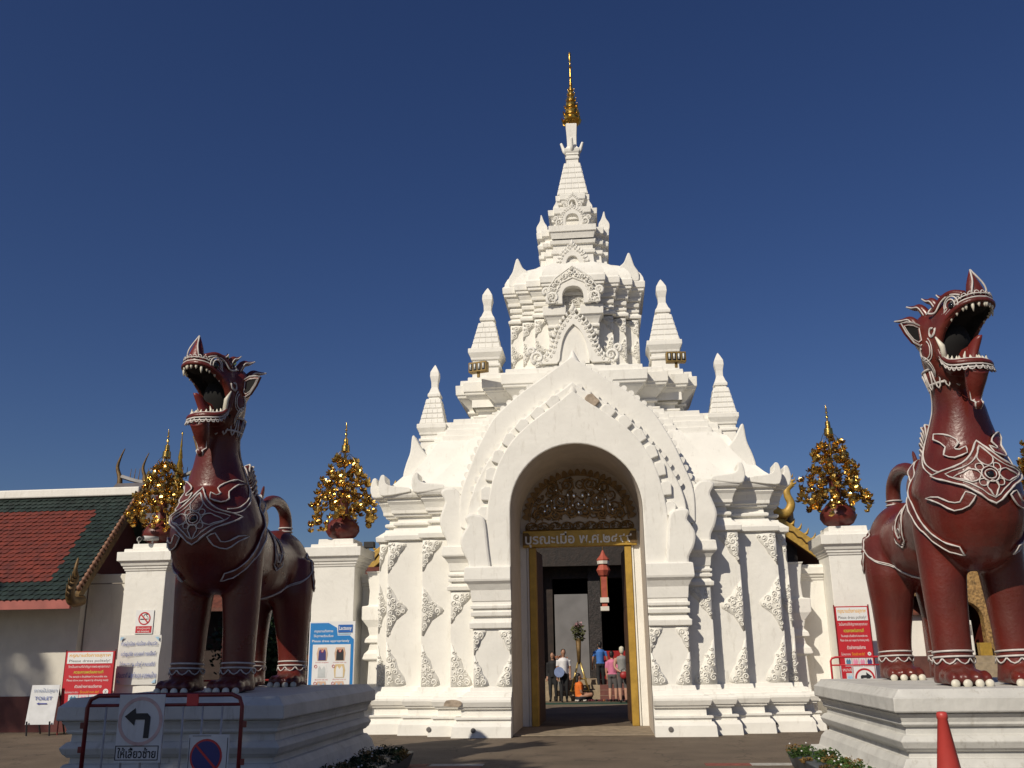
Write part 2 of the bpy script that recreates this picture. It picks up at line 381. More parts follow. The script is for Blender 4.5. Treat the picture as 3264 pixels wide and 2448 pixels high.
MB().box(-1.4, 1.4, 2.6, 4.2, 4.4, 5.24).build('passage_ceiling', sh, gate)
wood = mat('brown_door_wood', (0.105, 0.05, 0.022), 0.55, 0.25, 7.0, .2, 30.0)
for s in (1, -1):
    d = MB()
    for k in range(3): d.box(-.03, .03, 0.03, .98, .08 + k * 1.26, .08 + k * 1.26 + 1.2)
    d.box(-.022, .022, 0, 1.0, .05, 3.92)
    d.build('door_leaf', wood, gate, loc=(s * 1.06, 2.56, 0), rot=(0, 0, s * radians(4)), bevel=.01)
MB().box(-1.32, 1.32, 2.10, 2.30, 3.95, 4.33).build('lintel', gold_p, gate, bevel=.015)
for s in (1, -1):
    MB().plate([(s * 1.32, 4.0), (s * 1.19, 4.0), (s * 1.10, 4.14), (s * 1.19, 4.28), (s * 1.32, 4.28)], 2.085, 2.102).build('lintel_end', gold_d, gate)
text_part('บุรณะเมื่อ พ.ศ.๒๔๙๙', .31, white_s, gate, (-.04, 2.092, 4.12), ext=.01, bold=.006)
# tympanum gilding
tym = []
for i in range(25):
    a = pi * i / 24; tym.append((1.13 * cos(a), 4.50 + 1.02 * sin(a)))
mb = MB()
R = lambda u, v, h: (u * 1.03, 2.285 - h, 4.5 + (v - 4.5) * 1.06 + .08)
for s in (1, -1):
    for (cx, cz, q, sg, a0) in [(.42, 4.90, .30, 1, 2.6), (.42, 4.90, .22, -1, .4), (.80, 4.76, .20, 1, 3.4), (.25, 5.30, .15, -1, 4.6), (.60, 5.22, .16, 1, 1.2), (.93, 4.62, .12, -1, 2), (.16, 4.70, .13, 1, 4), (.52, 4.62, .10, -1, 0)]:
        p = []
        for i in range(22):
            t = i / 21; rr = q * (1 - .8 * t); a = a0 + sg * t * 9.5
            p.append(R(s * (cx + rr * cos(a)), cz + rr * sin(a), .02 + .03 * t))
        mb.tube(p, lambda t: .032 - .014 * t, 5)
        for k in range(6):
            a = a0 + sg * k * 1.1; rr = q * 1.02
            x0, z0 = cx + rr * cos(a), cz + rr * sin(a)
            mb.tube([R(s * x0, z0, .02), R(s * (x0 + .06 * cos(a - .7 * sg)), z0 + .06 * sin(a - .7 * sg), .03)], [.028, .004], 4)
mb.tube([R(x, z, .02) for x, z in tym], .022, 5)
scrolls(mb, [(a * .97, 4.52 + (b - 4.5) * .96) for a, b in tym], 17, .017, .12, .05, T=lambda u, v, h: R(u, v, h), border=False)
gold_t = mat('tympanum_gilding', (.33, .20, .075), .55, .25, 8.0, .3, 40.0, metal=.1)
mb.build('tympanum_scroll', gold_t, gate)
tabm = MB().plate(sm([(-.055, 0), (.055, 0), (.07, .06), (.045, .12), (0, .16), (-.045, .12), (-.07, .06)], 2), -.03, .0).mesh('petal', gold_t)
for i in range(25):
    a = pi * (i + .5) / 25; x, z = 1.15 * cos(a), 4.50 + 1.04 * sin(a)
    link('tympanum_petal', tabm, gate, (x * 1.03, 2.29, z + .11), (0, pi / 2 - a, 0))
for i in range(9):
    mb = MB(); scrolls(mb, sm([(-.13, -.07), (.13, -.07), (.12, .05), (0, .10), (-.12, .05)], 2), 40 + i, .016, .06, .04, y=2.285); mb.build('tympanum_rosette', gold_t, gate, loc=(-1.12 + i * .28, 0, 4.44))
mirror = mat('mirror_stud', (.85, .87, .9), .08, .02, 5, metal=1.0)
stud = MB().lathe([(0, .004), (.006, .022), (.014, .03), (.02, .02), (.022, .004)], 8).mesh('stud', mirror, smooth=True)
for k, (x, z, q) in enumerate([(.10, 5.06, 1.5), (0, 4.86, 1.2), (0, 4.66, 1.2), (.24, 5.08, 1.1), (.42, 5.0, .9), (.62, 4.95, .9), (.55, 4.78, 1), (.30, 4.74, 1), (.13, 4.83, .9), (.72, 4.83, 1.1), (.78, 4.70, 1.2), (.20, 4.78, .8), (.5, 5.2, .8)]):
    for s in ((1, -1) if x else (1,)):
        link('mirror_stud', stud, gate, (s * x * 1.03, 2.25, z + .1), (pi / 2, 0, 0), (q, q * 1.4, q))
# threshold step
MB().box(-1.45, 1.45, -.06, 2.2, 0, .02).build('threshold', mat('worn_concrete', (.30, .24, .17), .9, .2, 5, .5, 30), gate, bevel=.02)
# ---- lower roof: concave redented slopes above the capitals
def notched(xs, ys, depth, nx, ny):
    P = redent(xs, ys, depth)
    n = len(xs) * 2 - 1
    # front edge runs between (-xs[0], ys[0]) and (xs[0], ys[0]): last point -> first point
    P2 = P + [(-nx, ys[0]), (-nx, ny), (nx, ny), (nx, ys[0])]
    w = [1] * len(P) + [0, 0, 0, 1]
    w[len(P) - 1] = 1; w[len(P)] = 0; w[len(P) + 1] = 0; w[len(P) + 2] = 0; w[len(P) + 3] = 1
    return P2, w
P, w = notched(XS[2:], YS[2:], DEP, 1.5, 2.4)
def backw(P, w, k):
    return [wi * (k if (P[(i + 1) % len(P)][0] < P[i][0] - 1e-6) else (.62 if P[(i + 1) % len(P)][0] > P[i][0] + 1e-6 else 1)) for i, wi in enumerate(w)]
w = backw(P, w, .25)
roof_prof = [(5.17, .06), (5.24, -.02), (5.34, -.16), (5.46, -.30), (5.62, -.45), (5.80, -.60), (6.0, -.74), (6.22, -.88), (6.42, -1.0), (6.46, -1.08)]
MB().stack(P, roof_prof, w).build('lower_roof', plaster, gate, auto=40)
PF = redent([3.42, 4.26, 4.52], [.67, .97, 1.27], DEP)
MB().stack(PF, [(6.40, -1.10), (6.58, -1.10), (6.585, -1.16), (6.74, -1.17), (6.745, -1.24), (6.88, -1.25), (6.885, -1.33), (7.02, -1.34)], backw(PF, [1] * len(PF), .25)).build('roof_step', plaster, gate, bevel=.015)
# platform with flaring cornice
PX = redent([1.45, 1.95, 2.45, 2.68], [0, .28, .56, .84], 3.2)
PX = [(x, y + 1.85) for x, y in PX]
MB().stack(PX, [(6.1, .08), (6.9, .08), (7.06, .08), (7.065, .02), (7.12, .03), (7.19, .08), (7.22, .07), (7.225, -.03), (7.36, -.05), (7.365, .03), (7.42, .03), (7.425, -.02), (7.47, 0), (7.56, .08), (7.68, .20), (7.71, .21), (7.715, .25), (7.78, .26), (7.785, .29), (8.03, .30), (8.035, .20), (8.18, .19), (8.2, .1)]).build('platform', plaster, gate, bevel=.012)
# second storey
P2 = redent([.62, .98, 1.30, 1.62], [0, .22, .42, .62], 2.9); P2 = [(x, y + 2.0) for x, y in P2]
MB().stack(P2, [(8.15, .12), (8.30, .12), (8.305, .05), (8.42, .03), (8.425, 0), (9.68, 0)]).build('upper_storey', plaster, gate, bevel=.012)
MB().stack(P2, [(9.62, .0), (9.66, .0), (9.665, .06), (9.73, .07), (9.78, .01), (9.83, -.03), (9.835, .02), (9.9, .02), (9.905, -.03), (9.97, -.03), (9.975, .02), (10.05, .03), (10.12, .0), (10.125, .07), (10.2, .08), (10.205, .05), (10.3, .10), (10.36, .12), (10.365, .16), (10.44, .16), (10.445, .19), (10.60, .20), (10.66, .15)]).build('upper_cornice', plaster, gate, bevel=.01)
MB().stack(P2, [(10.60, .16), (10.72, .15), (10.86, .09), (10.99, .0), (11.11, -.13), (11.21, -.29), (11.29, -.45), (11.36, -.6)]).build('dome_roof', plaster, gate, auto=40)
CY = 3.6
def tier(name, xs, ys, prof, dep):
    P = [(x, y + CY - dep / 2) for x, y in redent(xs, ys, dep)]
    MB().stack(P, prof).build(name, plaster, gate, bevel=.01)
tier('tier', [.52, .72, .86], [0, .14, .28], [(11.28, .02), (11.55, .0), (11.56, .05), (11.66, .05), (11.665, .0), (11.82, .0), (11.825, .06), (11.92, .08), (11.98, .03), (12.03, .0), (12.1, .04), (12.12, .09), (12.3, .10), (12.33, .04)], 1.9)
tier('tier', [.36, .52], [0, .12], [(12.28, .06), (12.4, .05), (12.41, .0), (12.7, 0), (12.705, .05), (12.77, .05), (12.83, .09), (12.86, .13), (13.02, .14), (13.05, .07)], 1.15)
tier('tier', [.26, .37], [0, .08], [(13.0, .06), (13.12, .05), (13.13, 0), (13.26, 0), (13.27, .04), (13.34, .05), (13.38, .085), (13.53, .09), (13.56, .04)], .8)
def shingle_spire(cx, cy, z0, z1, h0, h1, rows, cols):
    prof = []
    for i in range(rows):
        a = i / rows; b = (i + 1) / rows
        za, zb = z0 + (z1 - z0) * a, z0 + (z1 - z0) * b; ha, hb = h0 + (h1 - h0) * a, h0 + (h1 - h0) * b
        prof += [(za, ha - .012), (za + .004, ha + .010), (zb, hb + .006)]
    MB().sq(cx, cy, prof).build('spire_core', plaster, gate)
    # shingles: shallow tiles on each face
    tl = MB().loft([[(-.5, 0, 0), (.5, 0, 0), (.5, .02, 0), (-.5, .02, 0)], [(-.5, -.012, .12), (.5, -.012, .12), (.5, .02, .12), (-.5, .02, .12)], [(-.46, -.006, 1), (.46, -.006, 1), (.46, .02, 1), (-.46, .02, 1)]]).mesh('shingle', plaster)
    sl = atan2(h0 - h1, z1 - z0)
    for i in range(rows):
        a = (i + .06) / rows; zz = z0 + (z1 - z0) * a; h = h0 + (h1 - h0) * a; hh = (z1 - z0) / rows * .86; c = max(2, round(cols * h / h0 + .4))
        for k in range(c):
            wd = 2 * h / c * .9; x = -h + (k + .5) * 2 * h / c
            link('shingle', tl, gate, (cx + x, cy - h - .012, zz), (-sl, 0, 0), (wd, 1, hh))
        for s in (1, -1):
            for k in range(c):
                wd = 2 * h / c * .9; x = -h + (k + .5) * 2 * h / c
                o = link('shingle', tl, gate, (cx + s * (h + .012), cy + x, zz), (0, 0, 0), (wd, 1, hh)); o.rotation_euler = Euler((-sl, 0, s * pi / 2), 'XYZ')
shingle_spire(0, CY, 13.56, 14.62, .40, .20, 6, 4)
MB().sq(0, CY, [(14.60, .17), (14.76, .16), (14.765, .185), (14.82, .19), (14.84, .165), (14.9, .17), (14.905, .19), (14.95, .175), (15.0, .20), (15.08, .215), (15.12, .17), (15.2, .13), (15.5, .135), (15.88, .158), (15.885, .15), (16.1, .03)]).build('spire_neck', plaster, gate, bevel=.006)
for sx in (1, -1):
    for sy in (0, 1):
        p = [(.10, 0, 15.02), (.20, 0, 15.08), (.25, 0, 15.2), (.30, 0, 15.36)]
        mb = MB().tube(spline(p, 4), lambda t: .075 * (1 - .55 * t), 8)
        mb.build('lotus_petal', plaster, gate, smooth=True, loc=(0, CY, 0), rot=(0, 0, (0 if sx > 0 else pi) + sy * pi / 2))
# golden finial
fin = MB().lathe([(15.92, .16), (16.0, .24), (16.05, .26), (16.12, .20), (16.18, .19), (16.22, .22), (16.32, .20), (16.42, .15), (16.46, .18), (16.56, .16), (16.66, .11), (16.68, .13), (16.78, .11), (16.86, .07), (16.88, .09), (16.96, .075), (17.02, .05), (17.04, .07), (17.12, .055), (17.2, .035), (17.22, .05), (17.3, .035), (17.45, .022), (17.47, .045), (17.5, .022), (17.8, .018), (17.82, .05), (17.86, .02), (18.0, .016), (18.04, .034), (18.3, .034), (18.34, .01)], 12)
fin.build('golden_finial', gold, gate, smooth=True, loc=(0, CY, 0), auto=35)
leafm = MB().loft([[(-.03, 0, 0), (.03, 0, 0), (.02, .03, 0), (-.02, .03, 0)], [(-.05, -.03, .05), (.05, -.03, .05), (.03, .02, .05), (-.03, .02, .05)], [(-.02, -.05, .13), (.02, -.05, .13), (.01, -.02, .13), (-.01, -.02, .13)], [(-.003, -.03, .18), (.003, -.03, .18), (.003, -.025, .18), (-.003, -.025, .18)]]).mesh('leaf', gold)
for zz, rr, n, q in [(15.98, .24, 8, 1.0), (16.22, .20, 8, .9), (16.46, .17, 7, .8), (16.68, .12, 6, .7), (16.88, .09, 6, .6), (17.04, .07, 5, .5)]:
    for k in range(n):
        a = 2 * pi * (k + .3) / n
        link('finial_leaf', leafm, gate, (rr * sin(a), CY - rr * cos(a), zz), (0, 0, a), (q, q, q))
# corner spirelets
def spirelet(cx, cy, z0, hb, k):
    MB().sq(cx, cy, [(z0 - .7, hb * .80), (z0, hb * .78), (z0 + .33 * k, hb * .76), (z0 + .335 * k, hb * .86), (z0 + .40 * k, hb * .87), (z0 + .405 * k, hb * .76), (z0 + .50 * k, hb * .76), (z0 + .505 * k, hb * .84), (z0 + .56 * k, hb * .86), (z0 + .66 * k, hb * .98), (z0 + .67 * k, hb * 1.0), (z0 + .78 * k, hb * 1.0), (z0 + .80 * k, hb * .86)]).build('spirelet_base', plaster, gate, bevel=.012)
    shingle_spire(cx, cy, z0 + .79 * k, z0 + 1.50 * k, hb * .82, hb * .44, 5, 4)
    zt = z0 + 1.48 * k
    MB().sq(cx, cy, [(zt, hb * .38), (zt + .08 * k, hb * .36), (zt + .085 * k, hb * .44), (zt + .15 * k, hb * .44), (zt + .22 * k, hb * .34), (zt + .36 * k, hb * .22), (zt + .50 * k, hb * .23), (zt + .66 * k, hb * .31), (zt + .78 * k, hb * .29), (zt + .92 * k, hb * .13), (zt + 1.0 * k, hb * .02)]).build('spirelet_bud', plaster, gate, bevel=.02)
for s in (1, -1):
    spirelet(s * 3.50, 2.35, 6.25, .36, .94)
    spirelet(s * 2.22, 2.62, 8.12, .43, 1.04)
# upturned eave horns and flame antefixes
def horn(path, r0, loc_r, name='eave_horn', flat=.8):
    MB().tube(spline(path, 4), loc_r, 8, flat=flat).build(name, plaster, gate, smooth=True)
for s in (1, -1):
    for (x, y, h) in [(3.46, .62, .26), (4.28, .90, .30), (4.54, 1.20, .26), (4.54, 3.3, .26)]:
        q = sm([(-.55, 5.12), (.06, 5.04), (.17, 5.12), (.20, 5.28), (.15, 5.40 + h * .35), (.06, 5.42 + h * .3), (.03, 5.34), (-.10, 5.27), (-.5, 5.22)], 3)
        MB().plate([(s * (x + a), z) for a, z in q], y - .10, y + .42).build('eave_horn', plaster, gate, bevel=.05)
    # large flame on the roof corner
    fl = sm([(3.42, 5.55), (3.98, 5.36), (4.08, 5.6), (4.02, 5.9), (3.92, 6.2), (3.86, 6.62), (3.66, 6.3), (3.52, 6.12), (3.40, 6.0)], 4)
    MB().plate([(s * x, z) for x, z in fl], 1.55, 1.85).build('roof_flame', plaster, gate, bevel=.06)
    fl = sm([(1.20, 10.72), (1.62, 10.6), (1.66, 10.85), (1.56, 11.05), (1.44, 11.42), (1.30, 11.15), (1.16, 11.0)], 4)
    MB().plate([(s * x, z) for x, z in fl], 2.42, 2.62).build('roof_flame', plaster, gate, bevel=.04)
    fl = sm([(.70, 12.3), (.93, 12.3), (.97, 12.5), (.88, 12.68), (.84, 12.88), (.76, 12.66), (.68, 12.5)], 4)
    MB().plate([(s * x, z) for x, z in fl], 2.95, 3.1).build('tier_flame', plaster, gate, bevel=.03)
    fl = sm([(.36, 13.03), (.50, 13.03), (.53, 13.14), (.47, 13.26), (.43, 13.34), (.38, 13.2)], 3)
    MB().plate([(s * x, z) for x, z in fl], 3.12, 3.2).build('tier_flame', plaster, gate, bevel=.02)
# ---- ogee niches with leaf fringe on each storey
dark_n = mat('niche_shadow_plaster', (0.45, 0.42, 0.37), .85, .1, 4, .4, 14)
def curve2(pl, w_, h_, n=4):
    return [(p.x, p.y) for p in spline([(x * w_, z * h_, 0) for x, z in pl], n)]
SH = {'ogee_o': [(1.15, 0), (1.05, .05), (.84, .10), (.66, .24), (.56, .42), (.46, .6), (.32, .76), (.14, .9), (0, 1)], 'ogee_i': [(1.2, 0), (1.0, .1), (.9, .35), (.72, .62), (.4, .85), (0, 1)],
      'round_o': [(1, 0), (1.02, .25), (.92, .5), (.68, .72), (.36, .86), (.14, .94), (0, 1)], 'round_i': [(1, 0), (1, .45), (.88, .72), (.55, .93), (0, 1)]}
def niche(cy, z0, wo, ho, wi, hi, th, fringe, foot, seed, recess=True, shape='round'):
    """frame: outer ogee wo x ho, opening wi x hi; leaves along the edge; scroll feet"""
    o = curve2(SH[shape + '_o'], wo, ho); i_ = curve2(SH[shape + '_i'], wi, hi)
    full = [(x, z + z0) for x, z in o] + [(-x, z + z0) for x, z in o[::-1][1:]] + [(-x, z + z0) for x, z in i_] + [(x, z + z0) for x, z in i_[::-1][1:]]
    bm = bmesh.new(); n = len(full)
    f = [bm.verts.new((x, cy - th, z)) for x, z in full]; b = [bm.verts.new((x, cy + .1, z)) for x, z in full]
    bm.faces.new(f); bm.faces.new(b[::-1])
    for k in range(n): bm.faces.new((f[k], b[k], b[(k + 1) % n], f[(k + 1) % n]))
    bmesh.ops.recalc_face_normals(bm, faces=bm.faces); me = bpy.data.meshes.new('niche_frame'); bm.to_mesh(me); bm.free(); me.materials.append(plaster)
    ob = link('niche_frame', me, gate); bv = ob.modifiers.new('b', 'BEVEL'); bv.width = .012; bv.segments = 2; bv.limit_method = 'ANGLE'
    mb = MB(); P = [Vector((x, z + z0, 0)) for x, z in o]
    for s in (1, -1):
        acc = fringe
        for k in range(1, len(P)):
            acc += (P[k] - P[k - 1]).length
            if acc >= fringe:
                acc = 0; t = (P[k] - P[k - 1]).normalized(); nn = Vector((t.y, -t.x)); p = P[k]; q = fringe * 1.15
                mb.tube([(s * p.x, cy - th * .6, p.y), (s * (p.x + nn.x * q * .6 + t.x * q * .1), cy - th * .75, p.y + nn.y * q * .6 + t.y * q * .1), (s * (p.x + nn.x * q * .95 + t.x * q * .7), cy - th * .6, p.y + nn.y * q * .95 + t.y * q * .7)], [fringe * .42, fringe * .34, fringe * .05], 6)
                p2 = Vector((p.x, p.y)) - nn * fringe * .5
                a0 = rnd.uniform(0, 6); pts2 = [(s * (p2.x + fringe * .42 * (1 - .8 * u) * cos(a0 + 7 * u)), cy - th - .006, p2.y + fringe * .42 * (1 - .8 * u) * sin(a0 + 7 * u)) for u in [v / 7 for v in range(8)]]
                mb.tube(pts2, fringe * .13, 4)
        # scrolled foot
        for q, (fx, fz) in enumerate(((wo + foot * .15, z0 + foot * .45), (wo + foot * .55, z0 + foot * .95))):
            rr = foot * (.48 if q == 0 else .3)
            mb.tube([(s * (fx + rr * (1 - .8 * u) * cos(-1.2 + 8.5 * u)), cy - th * .8 - .02 * u, fz + rr * (1 - .8 * u) * sin(-1.2 + 8.5 * u)) for u in [v / 13 for v in range(14)]], lambda t: foot * .13 * (1.1 - .5 * t), 5)
    mb.tube([(0, cy - th * .6, z0 + ho - .02), (0, cy - th * .7, z0 + ho + fringe * 1.0), (0, cy - th * .6, z0 + ho + fringe * 2.2)], [fringe * .4, fringe * .5, fringe * .05], 6)
    mb.build('niche_scrollwork', plaster, gate, smooth=True)
    if recess:
        mb = MB().box(-wi * 1.02, wi * 1.02, cy - th * .35, cy + .05, z0, z0 + hi * .98); mb.build('niche_back', plaster, gate)
rnd = random.Random(5)
niche(1.90, 8.32, .84, 1.34, .36, 1.0, .10, .11, .36, 1, shape='ogee')          # large lower pediment of the upper storey
niche(1.80, 9.82, .44, .84, .26, .46, .10, .09, .36, 2, False)
scr = MB(); scrolls(scr, [(-.66, 9.84), (-.45, 9.84), (-.42, 10.1), (-.30, 10.36), (0, 10.5), (.30, 10.36), (.42, 10.1), (.45, 9.84), (.66, 9.84), (.62, 10.2), (.42, 10.5), (.2, 10.66), (0, 10.8), (-.2, 10.66), (-.42, 10.5), (-.62, 10.2)], 91, .02, .09, .04, y=1.70); scr.build('niche_crest', plaster, gate, smooth=True)
niche(2.16, 10.72, .36, .82, .17, .52, .12, .08, .24, 3)
niche(2.62, 12.32, .30, .56, .17, .33, .10, .06, .22, 4, False)
niche(3.0, 13.05, .16, .38, .09, .22, .06, .045, .14, 5, False)
mb = MB(); scrolls(mb, [(-.25, 9.88), (.25, 9.88), (.25, 10.15), (.12, 10.3), (-.12, 10.3), (-.25, 10.15)], 77, .014, .06, .03, y=1.97); mb.build('niche_relief', plaster, gate, smooth=True)
for s in (1, -1):
    MB().stack([(s * .46 - .15, 1.92), (s * .46 + .15, 1.92), (s * .46 + .15, 2.2), (s * .46 - .15, 2.2)], [(9.05, -.03), (9.08, .0), (9.16, .02), (9.165, -.03), (9.26, -.03), (9.27, .03), (9.34, .03), (9.345, .0), (9.46, .04), (9.56, .10), (9.565, .13), (9.80, .14), (9.82, .1)]).build('niche_bracket', plaster, gate, bevel=.012)
# front block under tier niche
MB().stack([(-.56, 2.52), (.56, 2.52), (.56, 3.0), (-.56, 3.0)], [(11.95, -.02), (12.02, .0), (12.12, .03), (12.125, .06), (12.30, .06)]).build('tier_front', plaster, gate, bevel=.01)
# ---- stucco corner ornaments on the pilasters
def patch_outline(kind, w_, h_):
    if kind == 'top': return sm([(.0, 0), (w_ * .9, -.01), (w_, -h_ * .12), (w_ * .82, -h_ * .30), (w_ * .62, -h_ * .42), (w_ * .50, -h_ * .62), (w_ * .25, -h_ * .76), (0.01, -h_)], 2)
    if kind == 'bot': return [(x, -z) for x, z in patch_outline('top', w_, h_)]
    return sm([(0, h_ / 2), (w_ * .28, h_ * .36), (w_ * .48, h_ * .20), (w_ * .72, h_ * .12), (w_, 0), (w_ * .72, -h_ * .12), (w_ * .48, -h_ * .20), (w_ * .28, -h_ * .36), (0, -h_ / 2)], 2)
PM = {}
def patch(kind, w_, h_, x, y, z, s, side=False):
    """edge at x, growing towards the axis (s = sign of the side); side=True puts it on the flank"""
    key = (kind, w_, h_)
    if key not in PM:
        OL = patch_outline(kind, w_ * 1.12, h_ * 1.06); mb = MB()
        cxm = sum(a for a, _ in OL) / len(OL); czm = sum(b for _, b in OL) / len(OL); rq = random.Random(len(PM))
        mb.plate([(max(0.0, cxm + (a - cxm) * (1.05 + .05 * (i % 2))), czm + (b - czm) * (1.02 + .03 * (i % 2))) for i, (a, b) in enumerate(OL)], -.010, .004)
        scrolls(mb, OL, len(PM) * 7 + 3,   .015, .070, .032, y=-.004, border=False)
        PM[key] = mb.mesh('stucco_ornament', plaster, smooth=True)
    link('stucco_ornament', PM[key], gate, (s * x, y - .004, z), (0, 0, 0), (-s, 1, 1))
for s in (1, -1):
    patch('top', .34, .62, 4.25, .97, 4.0, s); patch('mid', .40, 1.05, 4.25, .97, 2.55, s); patch('bot', .38, .85, 4.25, .97, .95, s)
    patch('top', .16, .55, 4.51, 1.27, 4.0, s); patch('mid', .20, 1.0, 4.51, 1.27, 2.6, s); patch('bot', .2, .8, 4.51, 1.27, .95, s)
    patch('top', .36, .62, 3.41, .67, 4.0, s); patch('mid', .42, .95, 3.41, .67, 2.5, s); patch('bot', .34, .80, 3.41, .67, .95, s)
    patch('top', .38, .60, 2.72, .34, 2.85, s); patch('bot', .38, .80, 2.72, .34, .95, s)
    patch('top', .22, .48, 2.19, 0, 2.06, s); patch('bot', .26, .58, 2.19, 0, .95, s)
    patch('top', .22, .48, -1.41, 0, 2.06, -s); patch('bot', .26, .58, -1.41, 0, .95, -s)
    # upper storey pilasters
    for x, y in ((1.615, 2.62), (1.295, 2.42), (.975, 2.22)):
        patch('top', .28, .45, x, y, 9.62, s); patch('mid', .28, .62, x, y, 8.80, s)
# worn spots where the plaster has fallen
mb = MB()
mb.plate(sm([(-2.75, .60), (-2.45, .58), (-2.38, .66), (-2.5, .71), (-2.7, .70)], 2), -.345, -.30); mb.build('bare_patch', plaster_d, gate)
conduit = MB().lathe([(0, .05), (.03, .05), (.035, .035)], 10).mesh('conduit_plug', mat('grey_iron', (.16, .15, .14), .6, .1, 9))
for x, y in ((-2.15, 0), (-3.1, .34), (1.7, 0), (3.85, .97)):
    link('conduit_plug', conduit, gate, (x, y - .375, .14), (pi / 2, 0, 0))
# scroll buttresses against the gate flanks where the boundary wall meets it
for s in (1, -1):
    MB().loft([[(s * (4.5 + a), 1.72 - b, z), (s * (4.5 + a), 2.4, z), (s * 4.4, 2.4, z), (s * 4.4, 1.72 - b, z)] for z, a, b in [(0, .60, .05), (.25, .58, .05), (.26, .45, 0), (.5, .45, 0), (.52, .52, .03), (.7, .54, .03), (.72, .36, 0), (.95, .34, 0), (1.45, .32, 0), (1.5, .46, .06), (1.62, .42, .05), (1.7, .34, 0), (1.85, .3, 0), (1.86, .42, .05), (1.95, .40, .04), (2.02, .32, 0), (2.2, .36, .02), (2.36, .48, .08), (2.38, .5, .08), (2.66, .5, .08), (2.68, .36, 0), (3.0, .34, 0), (3.4, .4, 0), (3.45, .44, .03)]]).build('buttress', plaster, gate, bevel=.02)
# the tower stands a touch out of true, leaning to the right as it rises
for o in gate.children:
    if o.type == 'MESH' and len(o.data.vertices):
        zs = [v.co.z for v in o.data.vertices]; zm = o.location.z + o.scale.z * (min(zs) + max(zs)) / 2
        if zm > 7.0: o.location.x += .014 * (zm - 6.6)
# ================================================================== guardian lions
def lion_red():
    m = mat('oxblood_paint', (0.135, 0.017, 0.011), 0.30, 0.16, 1.6, 0.22, 26.0, col2=(0.085, 0.014, 0.010), spec=0.5)
    return m
red = lion_red()
t_ = red.node_tree; b_ = t_.nodes['Principled BSDF']        # sun-bleached upper surfaces
ge = t_.nodes.new('ShaderNodeNewGeometry'); n_ = t_.nodes.new('ShaderNodeTexNoise'); n_.inputs['Scale'].default_value = 3.0; n_.inputs['Detail'].default_value = 8
t_.links.new(ge.outputs['Position'], n_.inputs['Vector'])
rr_ = t_.nodes.new('ShaderNodeMapRange'); rr_.inputs[1].default_value = .3; rr_.inputs[2].default_value = .7; rr_.inputs[3].default_value = .24; rr_.inputs[4].default_value = .46
t_.links.new(n_.outputs['Fac'], rr_.inputs[0]); t_.links.new(rr_.outputs[0], b_.inputs['Roughness'])
src = b_.inputs['Base Color'].links[0].from_socket
nd = t_.nodes.new('ShaderNodeTexNoise'); nd.inputs['Scale'].default_value = 1.7; nd.inputs['Detail'].default_value = 10; nd.inputs['Roughness'].default_value = .72
mpd = t_.nodes.new('ShaderNodeMapping'); mpd.inputs['Scale'].default_value = (1.6, 1.6, .55); t_.links.new(ge.outputs['Position'], mpd.inputs['Vector']); t_.links.new(mpd.outputs[0], nd.inputs['Vector'])
rd = t_.nodes.new('ShaderNodeMapRange'); rd.inputs[1].default_value = .46; rd.inputs[2].default_value = .74; rd.inputs[4].default_value = .55; t_.links.new(nd.outputs['Fac'], rd.inputs[0])
md = t_.nodes.new('ShaderNodeMix'); md.data_type = 'RGBA'; md.inputs[7].default_value = (.12, .045, .032, 1); t_.links.new(rd.outputs[0], md.inputs[0]); t_.links.new(src, md.inputs[6]); t_.links.new(md.outputs[2], b_.inputs['Base Color'])
trim = mat('white_trim_paint', (0.60, 0.56, 0.53), 0.55, 0.12, 14.0)
ivory = mat('ivory_paint', (0.70, 0.66, 0.55), 0.45, 0.12, 10.0)
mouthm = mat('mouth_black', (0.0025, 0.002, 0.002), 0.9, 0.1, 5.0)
tonguem = mat('tongue_red', (0.16, 0.02, 0.015), 0.4, 0.1, 5.0)
glassy = mat('black_glass', (0.01, 0.01, 0.012), 0.08, 0.0, 5.0)

YAW = [0.0]
def turn(co):
    x, y, z = co
    t = max(0.0, min(1.0, (z - 3.62) / .75)); t = t * t * (3 - 2 * t)
    if t <= 0: return (x, y, z)
    if y < -2.2: y += .26 * min(1.0, (-2.2 - y) / .8) * max(0.0, min(1.0, (4.48 - z) / .3))
    x *= 1 - .16 * t; y = -2.0 + (y + 2.0) * (1 - .20 * t); z = z - .02 * t * (z - 4.4)
    a = -.05 * t; y2, z2 = y + 1.97, z - 4.35           # head lifts
    y2, z2 = y2 * cos(a) - z2 * sin(a) * 1.0, y2 * sin(a) + z2 * cos(a)
    th = YAW[0] * t
    x2, y3 = x * cos(th) - y2 * sin(th), x * sin(th) + y2 * cos(th)
    return (x2 - .22 * t * (1 if YAW[0] > 0 else -1), y3 - 1.97 + .04 * t, z2 + 4.35 + .05 * t)
class LM(MB):
    def build(s, *a, **k):
        s.v = [turn(v) for v in s.v]; return MB.build(s, *a, **k)
